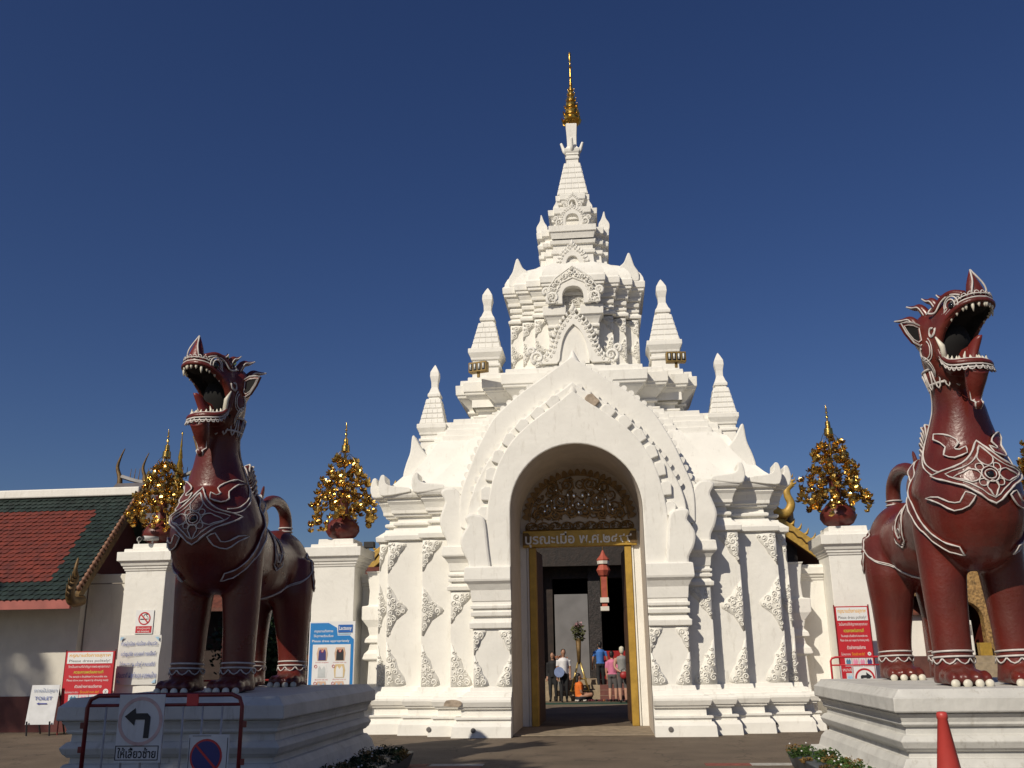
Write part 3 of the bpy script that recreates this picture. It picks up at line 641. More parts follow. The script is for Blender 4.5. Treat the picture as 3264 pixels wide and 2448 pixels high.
def lion_body():
    b = MB()
    # chest, neck, barrel, rump
    b.ell((0, -1.70, 2.38), (.66, .86, .92), 24, 16)
    b.tube(spline([(0, -1.62, 2.5), (0, -1.74, 3.05), (0, -1.86, 3.6), (0, -1.95, 4.05), (0, -1.98, 4.45)], 4), [.70, .69, .65, .60, .54, .485, .435, .39, .355, .328, .305, .286, .273, .266, .264, .264, .264], 24)
    b.tube(spline([(0, -1.5, 2.35), (0, -.6, 2.25), (0, .3, 2.12), (0, 1.0, 2.12)], 5), lambda t: .64 - .12 * sin(pi * t * .85), 24)
    b.ell((0, -1.0, 2.72), (.55, .65, .50), 20, 12)
    b.ell((0, 1.12, 2.12), (.60, .74, .70), 24, 16)
    b.ell((0, .2, 2.05), (.54, 1.1, .58), 20, 12)
    for s in (1, -1):
        b.tube(spline([(s * .34, -1.42, 2.5), (s * .37, -1.46, 1.9), (s * .40, -1.46, 1.2), (s * .41, -1.46, .6), (s * .41, -1.46, .22), (s * .41, -1.46, .02)], 3), [.34, .355, .35, .335, .315, .30, .285, .272, .262, .255, .25, .25, .255, .27, .28, .28], 18)
        b.ell((s * .41, -1.66, .11), (.28, .34, .14), 16, 8)
        b.tube(spline([(s * .30, 1.1, 2.2), (s * .36, 1.05, 1.6), (s * .38, 1.12, 1.0), (s * .39, 1.2, .5), (s * .39, 1.2, .02)], 3), [.40, .41, .41, .39, .36, .33, .305, .285, .27, .262, .26, .265, .275], 18)
        b.ell((s * .39, 1.0, .11), (.28, .34, .14), 16, 8)
        for y0 in (-1.70, .95):
            for k, tx in enumerate((-.20, -.07, .07, .20)):
                b.ell((s * .40 + tx * 1.05, y0 - .24 + abs(tx) * .3, .10), (.075, .16, .10), 10, 6)
    # head
    b.ell((0, -2.08, 4.70), (.40, .44, .36), 20, 14)
    b.ell((0, -2.72, 4.91), (.355, .44, .125), 22, 12, rx=.10)
    b.ell((0, -2.40, 4.88), (.36, .40, .19), 20, 12)
    b.ell((0, -3.02, 4.95), (.20, .14, .10), 14, 8)
    for s in (1, -1):
        b.tube([(s * .30, -2.98, 4.84), (s * .335, -2.7, 4.76), (s * .35, -2.48, 4.62), (s * .345, -2.34, 4.46), (s * .32, -2.38, 4.26), (s * .30, -2.55, 4.14)], [.055, .075, .09, .10, .09, .06], 10)
        b.ell((s * .30, -2.74, 4.88), (.10, .13, .10), 12, 8)
        b.ell((s * .30, -2.15, 4.42), (.13, .22, .28), 12, 8); b.ell((s * .32, -2.52, 4.76), (.085, .24, .15), 12, 8); b.ell((s * .31, -2.34, 4.60), (.09, .16, .22), 12, 8)
    b.ell((0, -2.60, 4.085), (.315, .46, .075), 22, 10, rx=-.10)
    b.ell((0, -2.15, 4.22), (.34, .34, .34), 18, 10)
    me = fused(b, .032, 7)
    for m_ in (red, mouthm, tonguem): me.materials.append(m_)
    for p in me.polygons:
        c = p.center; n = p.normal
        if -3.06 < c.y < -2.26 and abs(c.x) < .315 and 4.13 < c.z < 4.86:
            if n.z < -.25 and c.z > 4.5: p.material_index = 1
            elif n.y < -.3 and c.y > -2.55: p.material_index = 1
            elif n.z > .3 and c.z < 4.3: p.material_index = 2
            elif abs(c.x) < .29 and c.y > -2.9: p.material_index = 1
    return me
LB = lion_body()
bmt = bmesh.new(); bmt.from_mesh(LB); TREE = BVHTree.FromBMesh(bmt); bmt.free()
def on_front(x, z, h=.0):
    hit = TREE.ray_cast(Vector((x, -6, z)), Vector((0, 1, 0)))
    if hit[0] is None: return None
    return hit[0] + hit[1] * h
def on_side(s, y, z, h=.0):
    hit = TREE.ray_cast(Vector((s * 4, y, z)), Vector((-s, 0, 0)))
    if hit[0] is None: return None
    return hit[0] + hit[1] * h
def dense(P, step=.04, closed=True):
    out = []; n = len(P)
    for i in range(n if closed else n - 1):
        a, b = P[i], P[(i + 1) % n]; L = math.hypot(b[0] - a[0], b[1] - a[1]); k = max(1, int(L / step))
        out += [(a[0] + (b[0] - a[0]) * j / k, a[1] + (b[1] - a[1]) * j / k) for j in range(k)]
    if not closed: out.append(P[-1])
    return out
def raised(P, f, h=.035):
    """red slab in the outline P laid on the body"""
    P = dense(P, .05); bm = bmesh.new(); vs = [bm.verts.new((x, z, 0)) for x, z in P]
    face = bm.faces.new(vs); bmesh.ops.triangulate(bm, faces=[face])
    for _ in range(2): bmesh.ops.subdivide_edges(bm, edges=[e for e in bm.edges if e.calc_length() > .09], cuts=1)
    bmesh.ops.triangulate(bm, faces=bm.faces[:]); bm.verts.index_update()
    edge = [e for e in bm.edges if len(e.link_faces) == 1]
    top = {}; ok = True
    mb = LM(); idx = {}
    for v in bm.verts:
        p = f(v.co.x, v.co.y, h) ; q = f(v.co.x, v.co.y, -.02)
        if p is None: p = q = Vector((0, 0, 3))
        idx[v.index] = len(mb.v); mb.v.append(tuple(p)); mb.v.append(tuple(q))
    for fc in bm.faces: mb.f.append(tuple(idx[v.index] for v in fc.verts))
    for e in edge:
        a, b = e.verts; mb.f.append((idx[a.index], idx[b.index], idx[b.index] + 1, idx[a.index] + 1))
    bm.free(); return mb
def line(mb, P, f, r=.014, h=.035, closed=True, n=5):
    pts = [f(x, z, h) for x, z in dense(P, .04, closed)]; pts = [p for p in pts if p is not None]
    if len(pts) > 2: mb.tube(pts, [.82 * r * (.95 + .22 * sin(i * 1.7 + len(pts)) + RL.uniform(-.18, .18)) for i in range(len(pts))], n, closed=closed)
RL = random.Random(2)
def sc(P, k, c): return [(c[0] + (x - c[0]) * k, c[1] + (z - c[1]) * k) for x, z in P]

def build_lion(label, yaw, dz=.11):
    YAW[0] = yaw
    L = thing('lion_statue', (0, 0, 0), label, 'statue', 'guardian lions flanking the gate')
    me = LB.copy()
    for v in me.vertices: v.co = turn(v.co)
    link('body', me, L)
    F = lambda x, z, h: on_front(x, z + dz, h)
    C0 = (0.0, 2.42)
    # --- chest jewel: diamond with a four petalled flower
    dia = sm([(0, 2.92), (.10, 2.76), (.20, 2.64), (.34, 2.56), (.55, 2.50), (.44, 2.38), (.30, 2.30), (.16, 2.18), (0, 2.05), (-.16, 2.18), (-.30, 2.30), (-.44, 2.38), (-.55, 2.50), (-.34, 2.56), (-.20, 2.64), (-.10, 2.76)], 2)
    jw = raised(dia, F, .035).build('chest_jewel', red, L)
    mb = LM(); line(mb, dia, F, .017, .04); line(mb, sc(dia, .80, C0), F, .012, .042)
    for a, q in ((pi / 2, 1.15), (0, 1.05), (pi, 1.05), (-pi / 2, .8)):
        pet = [(.10, 0), (.13, .055), (.20, .08), (.26, .05), (.36, 0), (.26, -.05), (.20, -.08), (.13, -.055)]
        line(mb, sm([(C0[0] + q * (u * cos(a) - v * sin(a)), C0[1] + q * (u * sin(a) + v * cos(a))) for u, v in pet], 2), F, .013, .045)
    for a in (pi / 4, 3 * pi / 4, 5 * pi / 4, 7 * pi / 4):
        line(mb, sm([(C0[0] + u * cos(a) - v * sin(a), C0[1] + u * sin(a) + v * cos(a)) for u, v in [(.10, .02), (.15, .05), (.19, 0), (.15, -.05), (.10, -.02)]], 2), F, .011, .045)
    line(mb, [(C0[0] + .10 * cos(a), C0[1] + .10 * sin(a)) for a in [2 * pi * i / 16 for i in range(16)]], F, .012, .05)
    line(mb, [(C0[0] + .062 * cos(a), C0[1] + .062 * sin(a)) for a in [2 * pi * i / 14 for i in range(14)]], F, .010, .055)
    mb.build('jewel_outline', trim, jw, smooth=True)
    p = F(0, C0[1], .03); LM().ell(p, (.05, .03, .05), 12, 8).build('jewel_stone', glassy, jw, smooth=True)
    # --- curling bands above and below the jewel
    for s in (1, -1):
        band = [(.13, 2.73), (.24, 2.66), (.42, 2.62), (.54, 2.74), (.63, 2.92), (.66, 3.2)]
        curl = sm([(s * x, z) for x, z in [(.16, 2.74), (.30, 2.69), (.38, 2.76), (.34, 2.88), (.42, 3.02), (.52, 3.10), (.40, 3.10), (.26, 3.02), (.20, 2.92), (.26, 2.84), (.22, 2.80), (.14, 2.84)]], 2)
        o = raised(curl, F, .03).build('chest_curl', red, L); mb = LM(); line(mb, curl, F, .015, .035); mb.build('curl_outline', trim, o, smooth=True)
        low = sm([(s * x, z) for x, z in [(.20, 2.16), (.28, 2.04), (.42, 2.0), (.52, 2.10), (.62, 2.22), (.54, 2.20), (.46, 2.12), (.36, 2.10), (.30, 2.22)]], 2)
        o = raised(low, F, .03).build('chest_curl', red, L); mb = LM(); line(mb, low, F, .014, .035); mb.build('curl_outline', trim, o, smooth=True)
    SD = lambda s: (lambda y, z, h: on_side(s, y, z, h))
    for s in (1, -1):
        f = SD(s)
        # line rising from the jewel round the flank to the nape
        mb = LM()
        for d in (0, .07):
            P = [(x, z) for x, z in [(-2.30, 2.64 + d), (-2.08, 2.70 + d), (-1.86, 2.86 + d), (-1.74, 3.1 + d), (-1.74, 3.4 + d * .4), (-1.80, 3.7), (-1.86, 3.95)]]
            P = [(q.x, q.y) for q in spline([(a, b, 0) for a, b in P], 4)]
            line(mb, P, f, .013, .012, closed=False)
        mb.build('nape_line', trim, L, smooth=True)
        # shoulder harness from the withers down between the legs
        cen = spline([(-.92, 3.08, 0), (-1.22, 2.82, 0), (-1.45, 2.46, 0), (-1.70, 2.08, 0), (-1.95, 1.82, 0), (-2.12, 1.72, 0)], 4)
        out = [(p.x, p.y) for p in cen]
        nrm = []
        for i in range(len(cen)):
            t = (cen[min(i + 1, len(cen) - 1)] - cen[max(i - 1, 0)]).normalized(); nrm.append(Vector((-t.y, t.x)))
        wv = lambda i: .055 + .018 * ((i * 2) % 5) / 5
        loop = [(cen[i].x + nrm[i].x * wv(i), cen[i].y + nrm[i].y * wv(i)) for i in range(len(cen))] + [(cen[i].x - nrm[i].x * .055, cen[i].y - nrm[i].y * .055) for i in range(len(cen) - 1, -1, -1)]
        o = raised(loop, f, .04).build('harness', red, L)
        mb = LM(); line(mb, loop, f, .014, .042); mb.build('harness_outline', trim, o, smooth=True)
        # shoulder and hip spirals
        for (cy, cz, q, kx) in ((-.22, 2.38, .40, .60), (1.22, 2.02, .32, .55)):
            outl = [(cy + q * kx * (1 + .12 * (i % 2)) * cos(a), cz + q * (1 + .08 * (i % 2)) * sin(a)) for i, a in enumerate([2 * pi * k / 20 for k in range(20)])]
            inn = [(cy + q * kx * .68 * cos(a), cz + q * .72 * sin(a)) for a in [2 * pi * k / 18 for k in range(18)]]
            mb = LM(); line(mb, outl, f, .016, .02); line(mb, inn, f, .013, .02)
            sp = [(cy - q * .12 + q * .33 * (1 - .8 * t) * cos(-pi / 2 + 7 * t), cz - q * .62 + q * .36 * (1 - .8 * t) * sin(-pi / 2 + 7 * t)) for t in [k / 12 for k in range(13)]]
            line(mb, sp, f, .013, .02, closed=False)
            mb.build('spiral_outline', trim, L, smooth=True)
            ring = LM(); line(ring, sc(outl, .86, (cy, cz)), f, .05, .0); ring.build('spiral', red, L, smooth=True)
        # hip strap
        mb = LM()
        for d in (0, .06):
            P = [(p.x, p.y) for p in spline([(1.55, 2.36 + d, 0), (1.25, 2.30 + d, 0), (1.0, 2.0, 0), (.62 - d, 1.72, 0), (.2 - d, 1.54, 0), (-.1, 1.48, 0)], 4)]
            line(mb, P, f, .013, .01, closed=False)
        mb.build('hip_line', trim, L, smooth=True)
    # --- anklets and toenails
    for s in (1, -1):
        for (cx, cy) in ((s * .41, -1.46), (s * .39, 1.2)):
            mb = LM()
            for z, r in ((.42, .252), (.35, .258)):
                mb.tube([(cx + r * cos(a), cy + r * sin(a) * 1.02, z + .02 * cos(a + 1.57)) for a in [2 * pi * k / 24 for k in range(24)]], .014, 5, closed=True)
            for k in range(9):
                a0 = 2 * pi * k / 9
                mb.tube([(cx + .266 * cos(a0 + u * .34 - .34), cy + .269 * sin(a0 + u * .34 - .34), .34 - .07 * sin(pi * u / 2)) for u in (0, .5, 1, 1.5, 2)], .011, 4)
            mb.build('anklet', trim, L, smooth=True)
            fy = (-1.70 if cy < 0 else .95)
            for tx in (-.20, -.07, .07, .20):
                LM().ell((s * .40 + tx * 1.05, fy - .365 + abs(tx) * .3, .035), (.058, .04, .056), 12, 8).build('toenail', ivory, L, smooth=True)
    # --- tail arching forward over the back
    LM().tube(spline([(0, 1.40, 2.5), (0, 1.55, 2.85), (0, 1.46, 3.18), (0, 1.10, 3.34), (0, .62, 3.30), (0, .2, 3.12), (0, -.35, 3.0)], 5), lambda t: .13 - .04 * t, 14).build('tail', red, L, smooth=True)
    mb = LM()
    for z in (2.86, 2.93): mb.tube([(.13 * cos(a), 1.55 + .13 * sin(a), z - .02) for a in [2 * pi * k / 16 for k in range(16)]], .014, 5, closed=True)
    mb.build('tail_ring', trim, L, smooth=True)
    # --- crest behind the neck
    cpath = spline([(0, -1.12, 2.95), (0, -.92, 3.22), (0, -.80, 3.46), (0, -.60, 3.62), (0, -.38, 3.54), (0, -.26, 3.34), (0, -.08, 3.22), (0, .14, 3.28), (0, .26, 3.52)], 5)
    crad = lambda t: .135 * (1 - t) ** .55 + .012
    o = LM().tube(cpath, crad, 12, flat=.75).build('crest', red, L, smooth=True)
    mb = LM(); NC = len(cpath)
    for k in range(4, NC - 6, 2):
        p = cpath[k]; tg = (cpath[k + 1] - cpath[k - 1]).normalized(); a_ = Vector((0, -tg.z, tg.y)); r0 = crad(k / (NC - 1)) * 1.03
        mb.tube([p + a_ * r0 * cos(u) + Vector((1, 0, 0)) * r0 * .77 * sin(u) + tg * .06 * cos(2 * u) for u in [2 * pi * i / 14 for i in range(14)]], .016, 4, closed=True)
    mb.build('crest_outline', trim, o, smooth=True)
    # --- head details
    hn = LM()
    for k in range(1): pass
    hn.loft([[(w_ * cos(a), -2.98 + y_ + d_ * sin(a), z_) for a in [2 * pi * j / 14 for j in range(14)]] for z_, w_, d_, y_ in [(4.92, .18, .16, 0), (5.04, .165, .135, 0), (5.17, .12, .10, .01), (5.28, .065, .06, .015), (5.38, .012, .012, .02)]])
    horn_o = hn.build('horn', red, L, smooth=True)
    mb = LM()
    for s in (1, -1): mb.tube(spline([(s * .165, -3.03, 4.96), (s * .155, -3.07, 5.07), (s * .105, -3.06, 5.19), (0, -2.97, 5.39)], 4), .016, 5)
    mb.build('horn_outline', trim, horn_o, smooth=True)
    upl = spline([(.36, -2.34, 4.46), (.385, -2.5, 4.62), (.375, -2.72, 4.75), (.33, -2.95, 4.83), (.20, -3.11, 4.86), (0, -3.165, 4.87)], 4)
    lol = spline([(.36, -2.34, 4.44), (.375, -2.42, 4.28), (.355, -2.6, 4.15), (.31, -2.82, 4.10), (.20, -2.99, 4.09), (0, -3.05, 4.09)], 4)
    def both(c): return [tuple(p) for p in c] + [(-p.x, p.y, p.z) for p in c[::-1][1:]]
    def shift(c, dz, k=1.0): return [(x * k, y, z + dz) for x, y, z in c]
    lip = LM().tube(both(upl), .035, 8).build('lip', red, L, smooth=True)
    mb = LM(); mb.tube(shift(both(upl), .045, 1.02), .013, 5); mb.tube(shift(both(upl), .10, 1.0), .011, 5); mb.build('lip_outline', trim, lip, smooth=True)
    lip = LM().tube(both(lol), .035, 8).build('lip', red, L, smooth=True)
    mb = LM(); mb.tube(shift(both(lol), -.045, 1.02), .013, 5); mb.tube(shift(both(lol), -.085, .99), .011, 5); mb.tube(shift(both(lol), .032, 1.02), .011, 5); mb.build('lip_outline', trim, lip, smooth=True)
    # scalloped frill round the muzzle
    for c, dz, nn in ((both(upl), .105, 19), (both(lol), -.085, 19)):
        mb = LM(); N = len(c)
        for k in range(nn):
            i = int(k * (N - 2) / nn); j = min(i + max(2, N // nn), N - 1); a, b = Vector(c[i]), Vector(c[j]); m_ = (a + b) / 2
            mb.tube([a + Vector((0, 0, dz * .75)), a * .5 + m_ * .5 + Vector((0, 0, dz * 1.25)), m_ + Vector((0, 0, dz * 1.35)), b * .5 + m_ * .5 + Vector((0, 0, dz * 1.25)), b + Vector((0, 0, dz * .75))], .010, 4)
        mb.build('muzzle_frill', trim, L, smooth=True)
    def tooth(p, d, h, r, name='tooth', bend=(0, 0, 0)):
        p = Vector(p); e = p + Vector(d) * h
        LM().tube([p - Vector(d) * .02, p + Vector(d) * h * .5, e + Vector(bend)], [r, r * .85, r * .22], 8).build(name, ivory, L, smooth=True)
    cu = both(upl); cl = both(lol); N = len(cu)
    for k in range(19):
        i = 4 + int(k * (N - 9) / 18); p = Vector(cu[i]); q = Vector((p.x * .90, p.y + .02, p.z - .02))
        tooth(q, (0, .05, -1), .13 if k in (6, 12) else .075, .030)
    N = len(cl)
    for k in range(17):
        i = 6 + int(k * (N - 13) / 16); p = Vector(cl[i]); q = Vector((p.x * .90, p.y + .02, p.z + .02))
        tooth(q, (0, .02, 1), .11 if k in (5, 11) else .065, .030)
    for s in (1, -1):
        tooth((s * .34, -2.52, 4.20), (s * .30, .15, 1), .30, .055, 'tusk', (s * .02, .06, 0))
    LM().tube(spline([(0, -2.45, 4.16), (0, -2.68, 4.18), (0, -2.82, 4.22), (0, -2.86, 4.33), (0, -2.84, 4.40)], 4), lambda t: .17 - .03 * t if t < .9 else .09, 14, flat=.45).build('tongue', tonguem, L, smooth=True)
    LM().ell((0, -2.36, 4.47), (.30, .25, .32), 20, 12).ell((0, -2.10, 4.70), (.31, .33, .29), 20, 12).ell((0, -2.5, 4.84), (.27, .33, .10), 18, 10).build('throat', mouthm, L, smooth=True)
    # beard
    bd = spline([(0, -2.86, 4.06), (0, -2.74, 3.92), (0, -2.60, 3.75), (0, -2.48, 3.52)], 5)
    o = LM().tube(bd, lambda t: .17 * (1 - t) ** .8 + .035, 10, flat=1.0).build('beard', red, L, smooth=True)
    mb = LM()
    for s in (1, -1):
        mb.tube([(s * ((.17 * (1 - t) ** .8 + .03) * .75), p.y - (.17 * (1 - t) ** .8 + .03) * .7, p.z) for t, p in [(i / (len(bd) - 1), bd[i]) for i in range(len(bd))]], .016, 5)
    mb.build('beard_outline', trim, o, smooth=True)
    o2 = LM()
    # collar of looped plates
    for z, r in ((4.16, .315), (3.97, .308)):
        o2.tube([(r * cos(a), -1.955 + r * sin(a) * 1.0 + (4.0 - z) * .1, z) for a in [2 * pi * k / 30 for k in range(30)]], .017, 5, closed=True)
    for k in range(14):
        a = 2 * pi * k / 14
        o2.tube([(.318 * cos(a + u), -1.955 + .318 * sin(a + u), z) for u, z in ((-.17, 4.13), (-.15, 4.02), (-.08, 3.93), (0, 3.90), (.08, 3.93), (.15, 4.02), (.17, 4.13))], .014, 4)
    o2.build('collar_outline', trim, L, smooth=True)
    LM().lathe([(3.96, .30), (4.05, .318), (4.14, .305)], 24, (0, -1.955, 0)).build('collar', red, L, smooth=True)
    # eyes, brows, ears, mane flames
    for s in (1, -1):
        LM().ell((s * .37, -2.78, 4.86), (.045, .06, .055), 12, 8).build('eye', glassy, L, smooth=True)
        mb = LM()
        for k, r in enumerate((.085, .13)):
            mb.tube([(s * (.385 - .02 * k), -2.77 + r * 1.1 * cos(a), 4.87 + r * sin(a)) for a in [(-.3 + 3.9 * i / 12) for i in range(13)]], .013, 5)
        mb.tube(spline([(s * .33, -2.95, 4.97), (s * .36, -2.78, 5.03), (s * .38, -2.6, 4.98), (s * .40, -2.45, 4.86), (s * .40, -2.3, 4.9)], 4), .016, 5)
        mb.build('brow_outline', trim, L, smooth=True)
        br = LM().tube(spline([(s * .26, -2.98, 4.98), (s * .33, -2.80, 5.05), (s * .36, -2.6, 5.02), (s * .38, -2.42, 4.9)], 4), lambda t: .05 * (1.1 - .4 * t), 8).build('brow', red, L, smooth=True)
        # ear: pointed cup
        e = LM(); T = lambda u, v, w_: (s * (.36 + u * .34), -2.02 + w_ + u * .10, 4.66 + v + u * .04)
        eo = [(0, -.14), (.2, -.19), (.5, -.15), (.8, -.02), (1.0, .12), (.7, .15), (.35, .16), (0, .12)]
        rings = [[T(u, v, .0) for u, v in eo], [T(u * .98, v * 1.02, -.05) for u, v in eo], [T(.42 + (u - .42) * .72, v * .7, -.055) for u, v in eo], [T(.40 + (u - .40) * .5, v * .5, -.01) for u, v in eo]]
        ear = e.loft(rings).build('ear', red, L, smooth=False)
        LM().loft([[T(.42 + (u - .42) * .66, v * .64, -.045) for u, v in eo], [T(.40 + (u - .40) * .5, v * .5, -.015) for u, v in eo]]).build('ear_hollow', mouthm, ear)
        mb = LM(); mb.tube([T(u * .99, v, -.062) for u, v in eo], .014, 4, closed=True); mb.tube([T(.42 + (u - .42) * .74, v * .72, -.062) for u, v in eo], .010, 4, closed=True); mb.build('ear_outline', trim, ear)
        # swirls on the cheek and below the ear
        mb = LM()
        for (cy, cz, q, a0, tn, wob) in ((-2.10, 4.38, .20, 2.2, 5.0, .0), (-2.02, 4.15, .17, 1.6, 4.2, .0), (-2.32, 4.62, .11, 3.0, 5.5, 0), (-2.2, 4.98, .12, 0, 5, 0)):
            for k in (1.0, .76):
                P = [(cy + q * k * (1 - .55 * t) * cos(a0 + tn * t), cz + q * k * (1 - .55 * t) * sin(a0 + tn * t)) for t in [i / 14 for i in range(15)]]
                line(mb, P, SD(s), .013, .012, closed=False)
        mb.build('mane_outline', trim, L, smooth=True)
        # small flames along the skull
        for k, (yy, zz, hh, tilt) in enumerate(((-2.62, 5.0, .16, .3), (-2.38, 5.02, .20, .5), (-2.12, 5.0, .24, .8), (-1.88, 4.88, .26, 1.1))):
            pth = spline([(s * .20, yy, zz - .06), (s * .25, yy + hh * .3, zz + hh * .35), (s * .26, yy + hh * (.6 + tilt * .4), zz + hh * .55), (s * .27, yy + hh * (.9 + tilt * .7), zz + hh * (1.05 - .3 * tilt))], 4)
            fl = LM().tube(pth, lambda t: .085 * (1 - t) + .008, 8).build('skull_flame', red, L, smooth=True)
            mb = LM().tube([(p.x + s * (.085 * (1 - i / (len(pth) - 1)) + .01), p.y, p.z) for i, p in enumerate(pth)], .012, 4); mb.build('flame_outline', trim, fl, smooth=True)
    return L
PEDZ = 1.15
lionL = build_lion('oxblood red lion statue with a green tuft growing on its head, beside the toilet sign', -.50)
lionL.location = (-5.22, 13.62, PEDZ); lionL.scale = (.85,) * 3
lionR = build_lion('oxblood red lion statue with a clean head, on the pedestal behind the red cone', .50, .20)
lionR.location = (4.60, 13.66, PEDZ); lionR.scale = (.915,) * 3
leafg = mat('weed_green', (.035, .07, .018), .7, .25, 12)
tuft = MB(); rnd = random.Random(3)
for k in range(60):
    a = rnd.uniform(0, 6.28); l = rnd.uniform(.05, .15); x, y = rnd.uniform(-.1, .12), rnd.uniform(-.2, .2)
    d = Vector((cos(a) * .5, sin(a) * .5, 1)).normalized(); p = Vector((x, y, 0)); q = p + d * l; w_ = Vector((-sin(a), cos(a), 0)) * .022
    tuft.add([p, q * .6 + p * .4 + w_, q, q * .6 + p * .4 - w_], [(0, 1, 2, 3)])
tag(tuft.build('weed_tuft', leafg, None, loc=(-5.12, 11.85, PEDZ + 4.33)), 'tuft of green weeds sprouting from the dark lion\'s head', 'weed')

# ------------------------------------------------------------------ pedestals
def pedestal(x0, x1, y0, y1, label):
    t = thing('statue_pedestal', ((x0 + x1) / 2, (y0 + y1) / 2, 0), label, 'pedestal', 'pedestals under the lions')
    hx, hy = (x1 - x0) / 2, (y1 - y0) / 2
    P = [(-hx, -hy), (hx, -hy), (hx, hy), (-hx, hy)]
    # offsets are measured from the top slab's upper edge
    secs = {'plinth': [(-.1, .30), (.04, .30), (.05, .24), (.20, .20), (.21, .10), (.34, .06), (.42, .0), (.425, -.045), (.50, -.05)],
            'lower_moulding': [(.49, -.02), (.515, .0), (.53, .02), (.60, .05), (.66, -.005), (.665, -.04), (.76, -.045)],
            'upper_moulding': [(.75, -.015), (.775, .005), (.80, .0), (.85, .02), (.885, .05), (.895, .03), (.905, .03)],
            'slab': [(.90, .085), (.92, .095), (1.06, .09), (1.07, .07), (1.13, .01), (PEDZ, 0)]}
    for n, pr in secs.items(): MB().stack(P, pr, None, True, True).build(n, plaster_g, t, bevel=.01)
    return t
pedestal(-6.36, -3.81, 11.0, 15.2, 'moulded white pedestal behind the turn left barrier')
pedestal(3.23, 5.95, 11.3, 15.26, 'moulded white pedestal behind the red traffic cone')
# ================================================================== boundary wall, pillars, golden lotus trees
def pillar(x, label):
    t = thing('gate_pillar', (x, 21.5, 0), label, 'pillar', 'white pillars of the boundary wall')
    P = [(-.49, -.5), (.49, -.5), (.49, .5), (-.49, .5)]
    MB().stack(P, [(0, .10), (.3, .10), (.31, .05), (.45, .05), (.46, 0), (3.6, 0)]).build('shaft', plaster, t, bevel=.012)
    MB().stack(P, [(3.55, .02), (3.60, .03), (3.605, .05), (3.66, .055), (3.665, .08), (3.72, .10), (3.77, .14), (3.775, .165), (3.98, .17), (3.985, .06), (4.06, .055)], None, True).build('capital', plaster, t, bevel=.01)
    MB().stack(P, [(4.04, -.07), (4.19, -.08)], None, True).build('block', plaster, t, bevel=.015)
    return t
pillar(-10.64, 'white pillar with a no smoking sign and a paper notice')
pillar(-6.15, 'white pillar behind the blue dress code board')
pillar(5.38, 'white pillar behind the red dress code sign and red barrier')
def bwall(x0, x1, y0, label):
    t = thing('boundary_wall', ((x0 + x1) / 2, y0, 0), label, 'wall'); h = (x1 - x0) / 2
    MB().box(-h, h, 0, .5, 0, 3.12).build('panel', plaster, t, bevel=.01)
    MB().stack([(-h, 0), (h, 0), (h, .5), (-h, .5)], [(3.08, .02), (3.14, .03), (3.145, .06), (3.2, .07), (3.21, .11), (3.36, .12), (3.42, .06), (3.43, -.1)], [1, 0, 1, 0], True).build('coping', plaster, t, bevel=.012)
bwall(-5.66, -4.9, 21.75, 'short white wall between the blue board and the gate')
bwall(3.85, 4.89, 21.75, 'short white wall between the gate and the red dress code sign')
terra = mat('maroon_glaze', (0.13, 0.022, 0.016), 0.42, 0.15, 5.0, 0.1, 20)
goldb = mat('beaten_gold', (0.78, 0.50, 0.13), 0.24, 0.22, 9.0, 0.3, 30.0, metal=1.0)
wire = mat('wire', (0.20, 0.14, 0.05), .4, .1, 5, metal=.8)
def lotus_mesh():
    m = MB(); m.lathe([(-.035, .010), (-.02, .036), (.015, .046), (.035, .036), (.045, .02)], 8)
    for k in range(6):
        a = 2 * pi * k / 6; c, s_ = cos(a), sin(a); T = lambda r, w_, z: [(r * c - w_ * s_, r * s_ + w_ * c, z), (r * c + w_ * s_, r * s_ - w_ * c, z)]
        v = [*T(.030, .020, -.02), *T(.074, .042, .012), *T(.088, .034, .05), (.112 * c, .112 * s_, .085)]
        m.add(v, [(0, 1, 3, 2), (2, 3, 5, 4), (4, 5, 6)])
    return m.mesh('lotus', goldb, smooth=False)
LOT = lotus_mesh()
